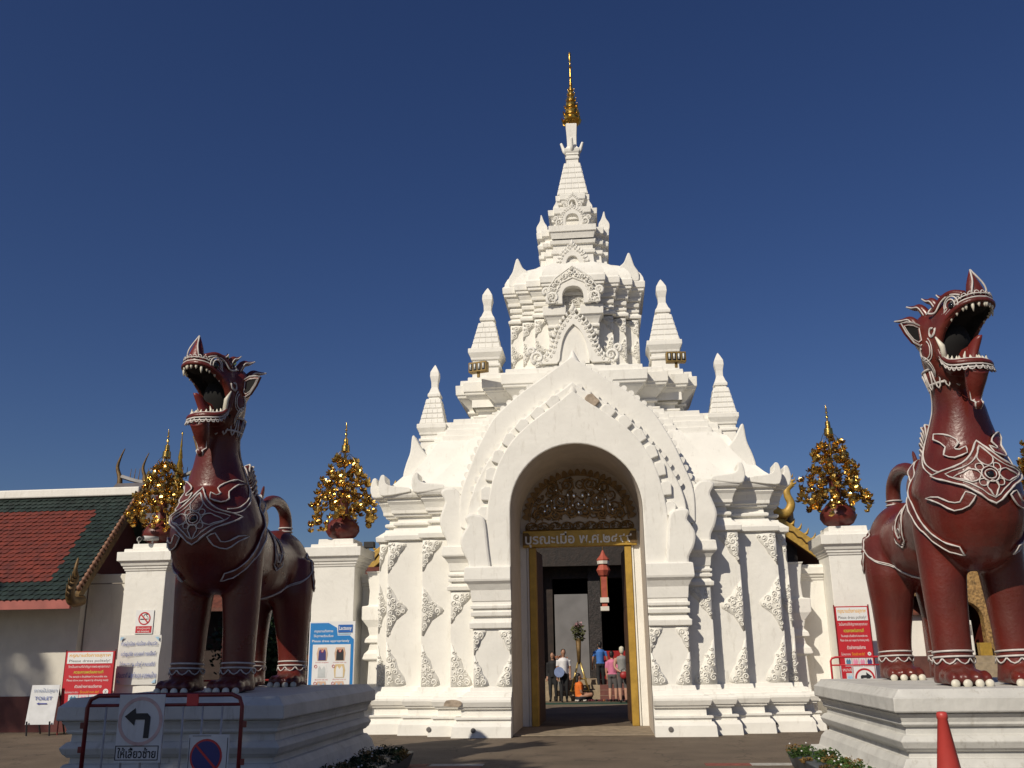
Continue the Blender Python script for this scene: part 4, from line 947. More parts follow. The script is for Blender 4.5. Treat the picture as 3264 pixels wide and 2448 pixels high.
def lotus_tree(x, y, z, label, seed):
    r_ = random.Random(seed)
    t = thing('lotus_tree', (x, y, z), label, 'ornament', 'golden lotus trees in maroon vases on the pillars')
    MB().lathe([(0, .15), (.03, .20), (.10, .32), (.22, .395), (.34, .385), (.46, .29), (.55, .17), (.62, .125), (.80, .115), (1.0, .12), (1.1, .135), (1.14, .165), (1.18, .175), (1.19, .15), (1.15, .12)], 24).build('vase', terra, t, smooth=True)
    gm = MB().lathe([(.56, .155), (.60, .16), (.63, .145)], 20)
    for k in range(10):
        a = 2 * pi * k / 10; gm.tube([((.15 + .30 * u * (1 - .35 * u)) * cos(a), (.15 + .30 * u * (1 - .35 * u)) * sin(a), .58 - .30 * u) for u in (0, .25, .5, .75)], [.02, .03, .02, .006], 5)
    gm.build('vase_gilding', goldb, t, smooth=True)
    MB().lathe([(1.1, .02), (2.12, .016), (2.13, .09), (2.15, .105), (2.30, .095), (2.32, .05), (2.33, .062), (2.46, .055), (2.48, .02), (2.55, .018), (2.56, .036), (2.60, .03), (2.62, .012), (2.66, .012), (2.67, .03), (2.70, .028), (2.72, .01), (2.76, .022), (2.82, .012), (2.88, .003)], 12).build('finial', goldb, t, smooth=True, auto=35)
    tiers = [(2.02, .22, 7, 2), (1.80, .38, 8, 3), (1.50, .52, 10, 4), (1.20, .62, 11, 4), (.92, .66, 11, 4), (.70, .66, 9, 4)]
    for zi, rad, n, fl in tiers:
        for k in range(n):
            a = 2 * pi * (k + r_.uniform(-.3, .3)) / n; rr = rad * r_.uniform(.78, 1.12); drop = r_.uniform(.2, .5) * (1 if zi < 1.9 else .4)
            zt = zi + r_.uniform(-.06, .08)
            P = spline([(0, 0, 1.1 if zi < 1.6 else zi - .1), (rr * .35 * cos(a), rr * .35 * sin(a), zt + .12), (rr * .8 * cos(a), rr * .8 * sin(a), zt + .04), (rr * cos(a), rr * sin(a), zt - drop * .5), (rr * 1.03 * cos(a), rr * 1.03 * sin(a), zt - drop)], 3)
            MB().tube(P, .006, 4).build('stem', wire, t)
            for j in range(fl):
                i = len(P) - 1 - int(j * len(P) * .18); p = P[max(i, 3)]
                q = r_.uniform(.72, 1.02)
                o = link('lotus_flower', LOT, t, (p.x + r_.uniform(-.05, .05), p.y + r_.uniform(-.05, .05), p.z + r_.uniform(-.03, .03)), (r_.uniform(-1.0, 1.0), r_.uniform(-1.0, 1.0), r_.uniform(0, 6)), (q, q, q))
    return t
lotus_tree(-10.64, 21.5, 4.19, 'golden lotus tree in a maroon vase beside two cctv cameras', 1)
lotus_tree(-6.12, 21.5, 4.19, 'golden lotus tree in a maroon vase above the blue dress code board', 2)
lotus_tree(5.30, 21.5, 4.19, 'golden lotus tree in a maroon vase above the red barrier', 3)
pillar(9.95, 'white pillar half hidden beyond the lion with the red cone')
lotus_tree(9.95, 21.5, 4.19, 'golden lotus tree in a maroon vase beyond the lion with the red cone', 4)
# cctv cameras and floodlights
cctv_m = mat('camera_white', (.55, .55, .53), .35, .05, 5)
for k, (x, y, z, rz, lab) in enumerate([(-10.98, 21.2, 4.2, .5, 'small white cctv camera on the pillar, nearer the tiled hall'), (-10.62, 21.05, 4.2, -.6, 'white cctv camera on the pillar, nearer the lion statue')]):
    t = thing('cctv_camera', (x, y, z), lab, 'camera', rz=rz)
    MB().tube([(0, .18, .12), (0, -.18, .10)], .055, 12).build('housing', cctv_m, t, smooth=True)
    MB().lathe([(0, .045), (.012, .045)], 12, m=Matrix.Translation((0, -.183, .10)) @ Matrix.Rotation(pi / 2, 4, 'X')).build('lens', black, t)
    MB().tube([(0, .05, 0), (0, .05, .08)], .02, 6).build('bracket', cctv_m, t)
def flood(loc, rz, label):
    t = thing('floodlight', loc, label, 'floodlight', 'gilded floodlights on the gate', rz)
    brass = mat('floodlight_brass', (.28, .18, .05), .5, .15, 8, metal=.3)
    mb = MB(); mb.box(-.23, .23, -.06, .12, .02, .27); mb.build('housing', brass, t, bevel=.01)
    tubeg = mat('lamp_glass', (.7, .7, .66), .2, .05, 8)
    for k in range(4):
        x = -.165 + k * .11
        MB().box(x - .04, x + .04, -.068, -.06, .06, .23).build('cell', black, t)
        MB().tube([(x, -.078, .08), (x, -.078, .21)], .022, 8).build('lamp', tubeg, t, smooth=True)
    MB().box(-.03, .03, 0, .05, -.1, .02).build('bracket', brass, t)
flood((-2.80, 20.95, 8.02), -.30, 'gilded four cell floodlight on the gate ledge, on the tiled hall side')
flood((1.88, 20.95, 8.06), .10, 'gilded four cell floodlight on the gate ledge, on the red cone side')
t = thing('floodlight', (-5.42, 21.3, 3.98), 'small black floodlight on the side of a pillar capital', 'floodlight')
MB().box(-.10, .14, -.12, .06, .0, .14).build('housing', black, t, bevel=.01); MB().tube([(-.18, 0, -.05), (0, 0, .03)], .015, 6).build('bracket', black, t)

# ================================================================== foliage helpers
def leaf_cloud(mb, c, r, n, size, rnd, flat=1.0):
    for _ in range(n):
        d = Vector((rnd.gauss(0, 1), rnd.gauss(0, 1), rnd.gauss(0, 1))).normalized() * (rnd.random() ** .4)
        p = Vector(c) + Vector((d.x * r[0], d.y * r[1], d.z * r[2])); s_ = size * rnd.uniform(.6, 1.3)
        a = Vector((rnd.gauss(0, 1), rnd.gauss(0, 1), rnd.gauss(0, .7))).normalized(); b = a.orthogonal().normalized()
        b = (b * cos(rnd.uniform(0, 6)) + a.cross(b) * sin(rnd.uniform(0, 6)))
        mb.add([p - a * s_, p + b * s_ * .45, p + a * s_, p - b * s_ * .45], [(0, 1, 2, 3)])
def leaf_mat(name, c): return mat(name, c, .6, .35, 2.5, spec=.3)
green = leaf_mat('leaf_green', (.045, .085, .02)); dkgreen = leaf_mat('leaf_dark_green', (.02, .045, .014)); orange_l = leaf_mat('leaf_orange', (.22, .07, .02))
bark = mat('bark', (.10, .075, .05), .9, .3, 8, .6, 20)
def tree(loc, h, rc, label, seed, lm, n=2600, size=.16, trunk=.22):
    rnd = random.Random(seed); t = thing('tree', loc, label, 'tree')
    tr = MB(); tr.tube(spline([(0, 0, 0), (.1, .05, h * .25), (-.05, .1, h * .5), (.05, 0, h * .8)], 4), lambda u: trunk * (1 - .75 * u), 10)
    cr = MB()
    for k in range(9):
        a = 2 * pi * k / 9 + rnd.uniform(-.3, .3); rr = rc * rnd.uniform(.45, .8); zz = h * rnd.uniform(.55, .95)
        tr.tube(spline([(0, 0, h * rnd.uniform(.3, .5)), (rr * .5 * cos(a), rr * .5 * sin(a), zz - .1 * h), (rr * cos(a), rr * sin(a), zz)], 3), lambda u: trunk * .4 * (1 - .8 * u), 6)
        leaf_cloud(cr, (rr * cos(a), rr * sin(a), zz), (rc * .5, rc * .5, rc * .36), n // 10, size, rnd)
    leaf_cloud(cr, (0, 0, h * .92), (rc * .6, rc * .6, rc * .4), n // 8, size, rnd)
    tr.build('trunk', bark, t, smooth=True); cr.build('crown', lm, t)
    return t
def bush(loc, r, label, seed, lm, n=700, size=.07, name='shrub'):
    rnd = random.Random(seed); t = thing(name, loc, label, name); cr = MB(); st = MB()
    for k in range(7):
        a = rnd.uniform(0, 6.28); d = rnd.uniform(.2, .7); c = (r[0] * d * cos(a), r[1] * d * sin(a), r[2] * rnd.uniform(.7, 1.3))
        st.tube([(0, 0, 0), (c[0] * .5, c[1] * .5, c[2] * .6), c], [.03, .02, .008], 5)
        leaf_cloud(cr, c, (r[0] * .55, r[1] * .55, r[2] * .55), n // 7, size, rnd)
    st.build('stem', bark, t); cr.build('foliage', lm, t); return t

# ================================================================== tiled building on the left
LBD = thing('tiled_hall', (-11.92, 20.35, 0), 'low hall with red and green tiled roof and white ridge', 'building')
EZ, RZ, RY, XL = 2.95, 5.72, 2.5, -9.0
wallw = mat('hall_wall_white', (.66, .63, .55), .8, .05, 3, .2, 12, stain=.3)
MB().box(XL, -.45, 1.05, 5.0, .78, 3.6).build('wall', wallw, LBD)
MB().box(XL, -.43, 1.0, 5.05, 0, .78).build('plinth', mat('oxide_red_plinth', (.10, .02, .016), .6, .1, 5), LBD)
MB().loft([[(-.45, 1.05, 3.6), (-.45, 5.0, 3.6), (-.45, 2.5 + .5, RZ - .1), (-.45, 2.5, RZ - .1)], [(-.5, 1.05, 3.6), (-.5, 5.0, 3.6), (-.5, 3.0, RZ - .1), (-.5, 2.5, RZ - .1)]]).build('gable', mat('gable_maroon', (.09, .02, .015), .7, .1, 5), LBD)
MB().box(XL, -.1, -.02, .06, EZ - .26, EZ - .06).build('fascia', mat('fascia_pink', (.36, .10, .08), .6, .12, 4), LBD)
MB().loft([[(XL, .0, EZ - .05), (-.05, .0, EZ - .05), (-.05, RY, RZ - .05), (XL, RY, RZ - .05)], [(XL, .0, EZ - .12), (-.05, .0, EZ - .12), (-.05, RY, RZ - .12), (XL, RY, RZ - .12)]]).build('roof_deck', bark, LBD)
MB().loft([[(XL, 5.0, EZ - .05), (-.05, 5.0, EZ - .05), (-.05, RY, RZ - .05), (XL, RY, RZ - .05)], [(XL, 5.0, EZ - .12), (-.05, 5.0, EZ - .12), (-.05, RY, RZ - .12), (XL, RY, RZ - .12)]]).build('roof_back', mat('back_tiles', (.03, .05, .04), .6, .2, 8), LBD)
MB().box(XL, .0, RY - .12, RY + .12, RZ - .06, RZ + .16).build('ridge', plaster, LBD, bevel=.03)
tred = mat('red_roof_tile', (.18, .032, .018), .55, .22, 5.0, .2, 30, col2=(.10, .022, .016)); tgrn = mat('green_roof_tile', (.022, .038, .032), .5, .3, 5.0, .2, 30)
rows, tw = 26, .155; slope = Vector((0, RY, RZ - EZ)); sl = slope.length; up = slope.normalized(); nrm = Vector((0, -up.z, up.y))
R_, G_ = MB(), MB(); rnd = random.Random(4)
for i in range(rows):
    u = i / rows; cols = int((-.06 - XL) / tw)
    for j in range(cols):
        x0 = -.06 - (j + 1) * tw - (tw / 2 if i % 2 else 0); x1 = x0 + tw * .95
        if x0 < -6.3: break
        dx = -.06 - (x0 + x1) / 2                         # distance from the verge
        redp = (.15 < u < .82) and dx > .80
        b = slope * u; e = slope * min(1, u + 1.35 / rows); jit = rnd.uniform(-.006, .006)
        o1 = nrm * (.045 + jit); o2 = nrm * (.010 + jit); p = Vector((0, 0, EZ - .05))
        xm = (x0 + x1) / 2; dn = up * (sl / rows * .28)
        V = [p + b + Vector((x0, 0, 0)) + o1, p + b - dn + Vector((xm, 0, 0)) + o1, p + b + Vector((x1, 0, 0)) + o1, p + e + Vector((x1, 0, 0)) + o2, p + e + Vector((x0, 0, 0)) + o2]
        V += [v - nrm * .018 for v in V[:3]]
        (R_ if redp else G_).add(V, [(0, 1, 2, 3, 4), (0, 5, 6, 1), (1, 6, 7, 2)])
tag(R_.build('red_tiles', tred, LBD), kind='stuff'); tag(G_.build('green_tiles', tgrn, LBD), kind='stuff')
# bargeboard with scales and naga tail finial
bb = MB(); bb.loft([[(-.02, .02, EZ - .16), (.08, .02, EZ - .16), (.08, RY, RZ - .16), (-.02, RY, RZ - .16)], [(-.02, .0, EZ + .06), (.08, .0, EZ + .06), (.08, RY, RZ + .08), (-.02, RY, RZ + .08)]]); bb.build('bargeboard', gold_d, LBD)
tanp = mat('tan_paint', (.30, .15, .09), .6, .2, 8)
sc_m = MB().tube([(0, 0, 0), (.0, -.04, .07), (0, .02, .13)], [.06, .05, .006], 6).mesh('scale', tanp, smooth=True)
for k in range(26):
    q = slope * (.04 + k / 27.5); link('bargeboard_scale', sc_m, LBD, (.03, q.y - .01, EZ + q.z + .05), (.1, 0, 0))
def naga(parent, loc, rz, k, mtl, name='naga_finial'):
    P = spline([(0, .25, .05), (0, -.05, 0), (0, -.22, .12), (0, -.18, .36), (0, -.05, .52), (0, -.12, .70), (0, -.06, .98)], 4)
    mb = MB().tube([Vector(p) * k for p in P], lambda t: k * (.12 * (1 - t) ** .7 + .012), 8)
    for j in range(6):
        a, b = P[6 + j * 2], P[7 + j * 2]; mb.tube([a * k, (a + Vector((0, -.14, .02))) * k, (a + Vector((0, -.18, .14))) * k], [.05 * k, .03 * k, .004 * k], 5)
    return mb.build(name, mtl, parent, smooth=True, loc=loc, rot=(0, 0, rz))
naga(LBD, (.05, -.08, EZ - .12), 0, 1.0, gold_d)
naga(LBD, (.05, RY + .1, RZ + .05), pi, .5, gold_d, 'ridge_finial')
MB().tube([(.95, .95, 3.3), (-.3, .95, 3.3)], .015, 6).build('pipe', mat('pipe_grey', (.25, .22, .18), .6, .1, 4), LBD)
MB().box(-.42, .62, 1.25, 1.45, 0, 3.55).build('side_wall', wallw, LBD, bevel=.02)

# roof finials of a temple further back, above the tiled ridge
fr = thing('distant_temple_roof', (-15.2, 30, 0), 'distant temple roof with golden horned finials above the white ridge', 'building')
MB().loft([[(-3.0, -2, 4.0), (3.2, -2, 4.0), (2.0, -.1, 7.35), (-1.3, -.1, 7.35)], [(-3.0, 5, 4.0), (3.2, 5, 4.0), (2.0, .3, 7.35), (-1.3, .3, 7.35)]]).build('roof', mat('far_roof_grey', (.10, .09, .10), .7, .2, 3), fr)
MB().box(-3.0, 3.2, .5, 5, 0, 4.05).build('wall', mat('far_dark_wall', (.05, .03, .025), .8, .3, 2), fr)
MB().tube(spline([(-1.2, 0, 7.6), (-.4, 0, 7.38), (.5, 0, 7.42), (1.4, 0, 7.7)], 4), .07, 6).build('ridge', mat('ridge_grey', (.35, .34, .33), .7, .1, 4), fr)
fo = MB().tube(spline([(0, 0, -.25), (0, 0, .1), (-.13, 0, .5), (-.06, 0, .85), (.08, 0, 1.2)], 5), lambda t: .10 * (1 - t) + .015, 8).mesh('chofa', gold_d, smooth=True)
for x, s_, k in ((-1.25, 1, .95), (-.35, 1, .8), (1.35, -1, 1.25)):
    link('horned_finial', fo, fr, (x, 0, 7.45), (0, 0, 0), (s_ * k, k, k))
pk = MB().tube([(0, 0, 0), (0, 0, .42)], [.018, .008], 5).mesh('picket', gold_d)
for k in range(14): link('ridge_picket', pk, fr, (-.9 + k * .155, 0, 7.45), (0, .08, 0))
MB().lathe([(7.0, .16), (7.3, .2), (7.5, .12), (7.6, .16), (7.8, .09), (7.85, .12), (8.1, .06), (8.15, .08), (8.5, .03), (8.55, .04), (8.9, .012), (9.0, .03), (9.08, .005)], 10, (.95, -.2, 0)).build('gilded_spire', gold, fr, smooth=True)
# ================================================================== hall behind the gate
HX, HY = -.5, 35.0
hall = thing('assembly_hall', (HX, HY, 0), 'great hall behind the gate with gilded naga bargeboards and dark open porch', 'building')
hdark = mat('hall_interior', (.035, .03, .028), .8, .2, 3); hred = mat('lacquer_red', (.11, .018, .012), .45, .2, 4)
# podium and steps
stepm = mat('step_stone', (.34, .27, .18), .85, .15, 6, .3, 25)
for k in range(4):
    MB().box(-4.0, 4.0, -2.0 + k * .34, .4 if k < 3 else 14, 0 if k == 0 else k * .165 - .03, (k + 1) * .165).build('step', stepm, hall, bevel=.015)
# red runner over the steps
carpet = mat('red_carpet', (.30, .012, .012), .9, .1, 10)
for k in range(4): MB().box(.2, 1.6, -2.006 + k * .34, -2.0 + k * .34, k * .165, (k + 1) * .165 + .004).build('runner', mat('faded_runner', (.16, .06, .05), .9, .1, 8), hall)
# walls, back, ceiling
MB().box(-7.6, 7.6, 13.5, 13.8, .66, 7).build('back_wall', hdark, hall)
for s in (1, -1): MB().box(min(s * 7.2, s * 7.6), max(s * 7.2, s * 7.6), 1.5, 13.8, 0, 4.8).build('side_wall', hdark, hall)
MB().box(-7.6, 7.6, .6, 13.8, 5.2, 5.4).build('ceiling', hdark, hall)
for s in (1, -1):
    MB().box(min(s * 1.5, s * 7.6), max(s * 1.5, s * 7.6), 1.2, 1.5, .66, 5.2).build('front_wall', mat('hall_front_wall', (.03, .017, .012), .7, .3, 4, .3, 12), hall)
MB().box(-1.5, 1.5, 1.2, 1.5, 4.3, 5.2).build('transom', mat('dark_gilt', (.03, .018, .01), .5, .4, 9, .4, 20), hall)
panel = mat('grey_white_panel', (.17, .165, .165), .7, .1, 2)
MB().box(-1.42, -.16, .95, 1.05, .66, 3.7).build('white_panel', panel, hall, bevel=.01)
MB().box(-.14, .34, .9, 1.3, .66, 4.9).build('pilaster', mat('carved_dark', (.035, .027, .025), .6, .4, 14, .8, 25), hall, bevel=.02)
MB().box(.12, 1.7, -.55, .0, .66, 1.30).build('dais', carpet, hall, bevel=.02)
MB().box(.12, 1.7, .0, .5, .66, 1.62).build('dais', carpet, hall, bevel=.02)
colm = MB().lathe([(.66, .24), (.8, .24), (.82, .19), (4.6, .17), (4.62, .22), (4.8, .24)], 16).mesh('column', hred, smooth=True)
for x in (-6.6, -4.2, -2.2, 2.2, 4.2, 6.6): link('column', colm, hall, (x, .75, 0))
# gable roofs: two tiers
rtile = mat('hall_roof_tile', (.16, .05, .03), .6, .25, 6, .3, 25)
def slopes(x0, z0, x1, z1, y0, y1, nm='roof'):
    for s in (1, -1):
        MB().loft([[(s * x0, y0, z0), (s * x1, y0, z1), (s * x1, y1, z1), (s * x0, y1, z0)], [(s * x0, y0, z0 - .15), (s * x1, y0, z1 - .15), (s * x1, y1, z1 - .15), (s * x0, y1, z0 - .15)]]).build(nm, rtile, hall)
slopes(.0, 13.4, 6.5, 6.6, -.4, 14); slopes(6.1, 6.5, 8.9, 4.3, -.2, 14)
MB().plate([(-6.5, 6.45), (6.5, 6.45), (0, 13.1)], .1, .3).build('pediment', mat('dark_gilt_board', (.10, .055, .02), .5, .4, 8, .5, 14), hall)
MB().box(-7.6, 7.6, .3, .6, 4.7, 6.5).build('frieze', mat('frieze_brown', (.022, .013, .009), .6, .3, 6, .4, 14), hall)
ysc = mat('yellow_gilding', (.55, .34, .07), .5, .15, 8, .3, 30, metal=.25)
fint = MB().tube([(0, 0, 0), (.05, 0, .14), (.0, 0, .30), (-.06, 0, .38)], [.075, .07, .03, .005], 6).mesh('crest_leaf', ysc, smooth=True)
def barge(x0, z0, x1, z1, y, n):
    for s in (1, -1):
        d = Vector((x1 - x0, 0, z1 - z0)).normalized(); nn = Vector((-d.z, 0, d.x)); hw = .24
        q = [(s * (x0 + nn.x * hw), z0 + nn.z * hw), (s * (x1 + nn.x * hw), z1 + nn.z * hw), (s * (x1 - nn.x * hw), z1 - nn.z * hw), (s * (x0 - nn.x * hw), z0 - nn.z * hw)]
        MB().plate(q, y - .1, y + .1).build('bargeboard', ysc, hall, bevel=.02)
        for k in range(n):
            t = (k + .5) / n; x = x0 + (x1 - x0) * t + nn.x * hw; z = z0 + (z1 - z0) * t + nn.z * hw
            link('crest_leaf', fint, hall, (s * x, y, z - .03), (0, s * .75, 0), (s * .8, .8, .8))
        o = MB().tube([(s * (x0 + (x1 - x0) * k / 20), y - .12, z0 + (z1 - z0) * k / 20 - .02 + .07 * (k % 2)) for k in range(21)], .03, 4).build('bargeboard_beading', gold_d, hall)
barge(0, 13.4, 6.4, 6.75, -.5, 24); barge(6.15, 6.6, 8.9, 4.42, -.3, 12)
def naga2(x, z, s, k, y):
    P = spline([(-.35, 0, .30), (.0, 0, .0), (.35, 0, .05), (.52, 0, .40), (.40, 0, .75), (.42, 0, 1.05), (.62, 0, 1.25), (.50, 0, 1.55), (.42, 0, 1.95)], 4)
    mb = MB().tube([(s * p.x * k, p.y, p.z * k) for p in P], lambda t: k * (.21 * (1 - t) ** .55 + .015), 8, flat=.6)
    for j in range(4):
        a = P[22 + j * 2]; mb.tube([(s * a.x * k, 0, a.z * k), (s * (a.x + .18) * k, 0, (a.z + .02) * k), (s * (a.x + .22) * k, 0, (a.z + .16) * k)], [.07 * k, .04 * k, .005], 5)
    mb.build('naga_finial', ysc, hall, smooth=True, loc=(x, y, z))
for s in (1, -1): naga2(s * 6.95, 6.35, s, .85, -.5); naga2(s * 8.9, 4.2, s, .8, -.3)
# courtyard paving and green mat
tag(sheet('courtyard', -14, 14, 26.5, 60, .004, mat('court_paving', (.19, .145, .10), .85, .15, 2.0, .3, 30)), kind='structure')
MBm = MB().box(-3, 3, 31.0, 31.9, .004, .016); tag(MBm.build('green_mat', mat('green_mat', (.02, .07, .045), .9, .2, 10), None), 'thin green floor mat in front of the hall steps', 'mat')
# lantern hanging in view through the doorway
lan = thing('hanging_lantern', (-.02, 31.0, 2.86), 'red paper lantern with white tails hanging in the gateway', 'lantern')
lr = mat('lantern_red', (.42, .085, .05), .7, .12, 8); lw = mat('lantern_white', (.70, .66, .58), .7, .05, 8)
cord = MB().tube([(0, 0, 1.7), (0, 0, 3.4)], .012, 5).build('cord', gold_d, lan)
MB().lathe([(1.60, .20), (1.65, .21), (1.78, .10), (1.95, .02)], 8).build('cap', lr, lan)
MB().lathe([(1.50, .19), (1.60, .20)], 8).build('band', lw, lan)
MB().lathe([(1.08, .10), (1.14, .16), (1.30, .23), (1.44, .16), (1.50, .14)], 8).build('body', lr, lan)
for z0, z1, w_, m_ in ((.42, 1.08, .10, lr), (.26, .42, .14, lw), (.14, .26, .09, lr), (0, .14, .14, lw)):
    MB().box(-w_, w_, -w_, w_, z0, z1).build('tail_section', m_, lan, bevel=.01)
for s in (1, -1): MB().box(min(s * .10, s * .108), max(s * .10, s * .108), -.11, -.095, .42, 1.08).build('gilt_edge', gold_p, lan)
# golden offering stand with flower tree
st = thing('offering_stand', (-.98, 33.25, .3), 'golden A-frame stand carrying a tall leafy flower bouquet', 'stand')
goldl = mat('light_gold', (.75, .55, .20), .35, .1, 8, metal=.7)
for s in (1, -1): MB().tube([(s * .30, 0, 0), (s * .04, 0, .95)], .035, 8).build('leg', goldl, st, smooth=True)
MB().tube([(-.24, 0, .42), (.24, 0, .42)], .025, 8).build('crossbar', goldl, st, smooth=True)
MB().tube([(-.34, 0, .03), (.34, 0, .03)], .03, 8).build('foot', goldl, st, smooth=True)
MB().tube([(0, 0, .9), (0, 0, 1.75)], [.06, .10], 10).build('vase', gold_d, st, smooth=True)
mb = MB(); rnd = random.Random(9); leaf_cloud(mb, (0, 0, 1.95), (.26, .2, .3), 260, .07, rnd); mb.build('bouquet', leaf_mat('pale_leaf', (.16, .17, .07)), st)
mb = MB(); leaf_cloud(mb, (0, 0, 2.2), (.16, .14, .12), 60, .05, rnd); mb.build('blossom', mat('blossom', (.5, .28, .3), .7, .3, 20), st)
vs = thing('flower_vase', (-1.62, 33.6, .3), 'vase of orange flowers behind the man in the white shirt', 'vase')
MB().lathe([(0, .10), (.3, .16), (.5, .09), (.62, .13)], 12).build('vase', mat('silver_vase', (.5, .5, .5), .3, .1, 8, metal=.7), vs, smooth=True)
mb = MB(); leaf_cloud(mb, (0, 0, .95), (.3, .25, .28), 200, .07, rnd); mb.build('flowers', mat('orange_flowers', (.42, .16, .08), .7, .3, 20), vs)
# shoes left at the foot of the steps
shoe = MB().ell((0, 0, .035), (.045, .12, .035), 8, 5)
shoec = [mat('shoe_%d' % k, c, .6, .1, 10) for k, c in enumerate([(.10, .02, .03), (.03, .03, .035), (.55, .52, .48), (.30, .10, .04), (.14, .03, .04), (.02, .02, .02)])]
sm_ = [None] * 6
for k in range(6): sm_[k] = shoe.mesh('shoe', shoec[k], smooth=True)
rnd = random.Random(12)
for k in range(26):
    x = -1.1 + k * .085 + rnd.uniform(-.02, .02); c = 2 if k < 5 else rnd.choice((0, 0, 4, 1, 3))
    o = link('shoe', sm_[c], None, (x, 32.65 + rnd.uniform(-.1, .1), .004), (0, 0, rnd.uniform(-.4, .4)))
    nm = {0: 'maroon', 4: 'dark red', 1: 'black', 3: 'brown', 2: 'white', 5: 'black'}[c]
    tag(o, '%s shoe in the row left at the foot of the hall steps' % nm, 'shoe', '%s shoes at the hall steps' % nm)

# ================================================================== people in the courtyard
skin = mat('skin', (.36, .19, .12), .55, .08, 12); skin2 = mat('skin_light', (.48, .26, .18), .55, .08, 12)
def person(loc, rz, label, shirt, pants, sk, hairc, h=1.68, sleeve=.5, shorts=False, arms='side', seated=False, hair_long=False, stride=.06):
    """standing or seated figure facing -y; one continuous skin, hair as a child"""
    t = thing('person', loc, label, 'person', rz=rz); k = h / 1.70; b = MB()
    hip = .90 if not seated else .12; sh = hip + .50
    b.tube([(0, 0, hip - .06), (0, 0, hip + .10), (0, .0, hip + .28), (0, 0, hip + .44), (0, 0, hip + .52)], [.135, .14, .15, .165, .11], 14)
    for s in (1, -1): b.ell((s * .10, 0, hip + .40), (.10, .09, .12), 10, 6); b.ell((s * .075, .02, hip - .02), (.10, .11, .12), 10, 6)
    b.tube([(0, 0, sh - .02), (0, -.01, sh + .10)], [.06, .052], 10)
    b.ell((0, -.015, sh + .20), (.078, .095, .115), 14, 10); b.ell((0, -.10, sh + .185), (.014, .022, .025), 6, 4); b.ell((0, -.05, sh + .12), (.05, .05, .04), 8, 5)
    for s in (1, -1): b.ell((s * .08, 0, sh + .19), (.012, .022, .032), 6, 4)
    el = []
    for s in (1, -1):
        if arms == 'behind': a = [(s * .19, .01, sh - .05), (s * .24, .07, sh - .32), (s * .05, .19, sh - .48)]
        elif arms == 'front': a = [(s * .19, 0, sh - .05), (s * .23, -.02, sh - .33), (s * .10, -.22, sh - .36)]
        elif arms == 'out': a = [(s * .19, 0, sh - .05), (s * .27, -.02, sh - .33), (s * .30, -.10, sh - .58)]
        else: a = [(s * .19, 0, sh - .05), (s * .22, .02, sh - .33), (s * .22, -.04, sh - .58)]
        b.tube(spline(a, 3), [.062, .055, .05, .045, .04, .034, .03], 10); el.append(a[2])
        d = (Vector(a[2]) - Vector(a[1])).normalized(); b.ell(Vector(a[2]) + d * .045, (.036, .03, .05), 8, 5)
        if seated: L = [(s * .09, 0, hip), (s * .20, -.40, hip + .10), (s * .02, -.34, hip - .06), (s * -.10, -.30, hip - .07)]
        else:
            fy = stride * s; L = [(s * .09, 0, hip), (s * .095, -.02 + fy * .5, hip * .52), (s * .09, .02 + fy, .08)]
        b.tube(spline(L, 3), ([.10, .095, .085, .068, .066, .055, .04] if not seated else [.10, .09, .08, .07, .07, .06, .055, .05, .045, .04]), 10)
        f = L[-1]; b.ell((f[0], f[1] - .07, .045 if not seated else f[2]), (.045, .125, .045), 8, 5)
    b.v = [(x * k, y * k, z * k) for x, y, z in b.v]
    me = fused(b, .02, 3)
    fg = MB()
    for (x, y, z), s in zip(el, (1, -1)):
        for q in range(5):
            dx = (-.03 + q * .015) if q < 4 else .032 * -s
            ln = (.06, .075, .07, .055, .045)[q]
            fg.tube([(x + dx * .6, y - .005, z - .05), (x + dx, y - .015, z - .05 - ln * .6), (x + dx, y - .035, z - .05 - ln)], [.009, .009, .007], 5)
    fg.v = [(x * k, y * k, z * k) for x, y, z in fg.v]
    bm = bmesh.new(); bm.from_mesh(me); b0 = len(bm.verts)
    vv = [bm.verts.new(v) for v in fg.v]; bm.verts.ensure_lookup_table()
    for f in fg.f: bm.faces.new([vv[i] for i in f])
    bm.to_mesh(me); bm.free()
    shoe_m = mat('black_shoe', (.02, .02, .02), .5, .1, 5)
    for m_ in (sk, shirt, pants, shoe_m): me.materials.append(m_)
    hip *= k; sh *= k
    for p in me.polygons:
        c = p.center; r = math.hypot(c.x, c.y)
        armd = abs(c.x) > .165 * k
        if c.z > sh + .035 * k: i = 0
        elif not seated and c.z < .085: i = 3
        elif c.z > hip + .03 * k and not armd and r < .19 * k: i = 1
        elif armd and c.z > sh - (.02 + .42 * sleeve) * k: i = 1
        elif c.z > hip + .03 * k: i = 0 if (armd or abs(c.y) > .12 * k) else 1
        elif shorts and c.z < hip * .50: i = 0
        elif armd and not seated and c.z > .5 * k and abs(c.x) > .175 * k: i = 0
        else: i = 2
        p.material_index = i
    me.polygons.foreach_set('use_smooth', [True] * len(me.polygons))
    link('body', me, t)
    hr = MB().ell((0, .012, sh / k + .235), (.086, .10, .09), 14, 8)
    hr.ell((0, .045, sh / k + .18), (.078, .07, .10), 12, 8)
    if hair_long: hr.ell((0, .07, sh / k + .02), (.09, .05, .22), 12, 8)
    hr.v = [(x * k, y * k, z * k) for x, y, z in hr.v]
    hm = fused(hr, .018, 2); hm.materials.append(hairc); link('hair', hm, t)
    return t
C = lambda n, c, r=.8: mat(n, c, r, .08, 9)
hair_b = C('black_hair', (.012, .010, .009), .5); hair_w = C('white_hair', (.62, .58, .46), .7)
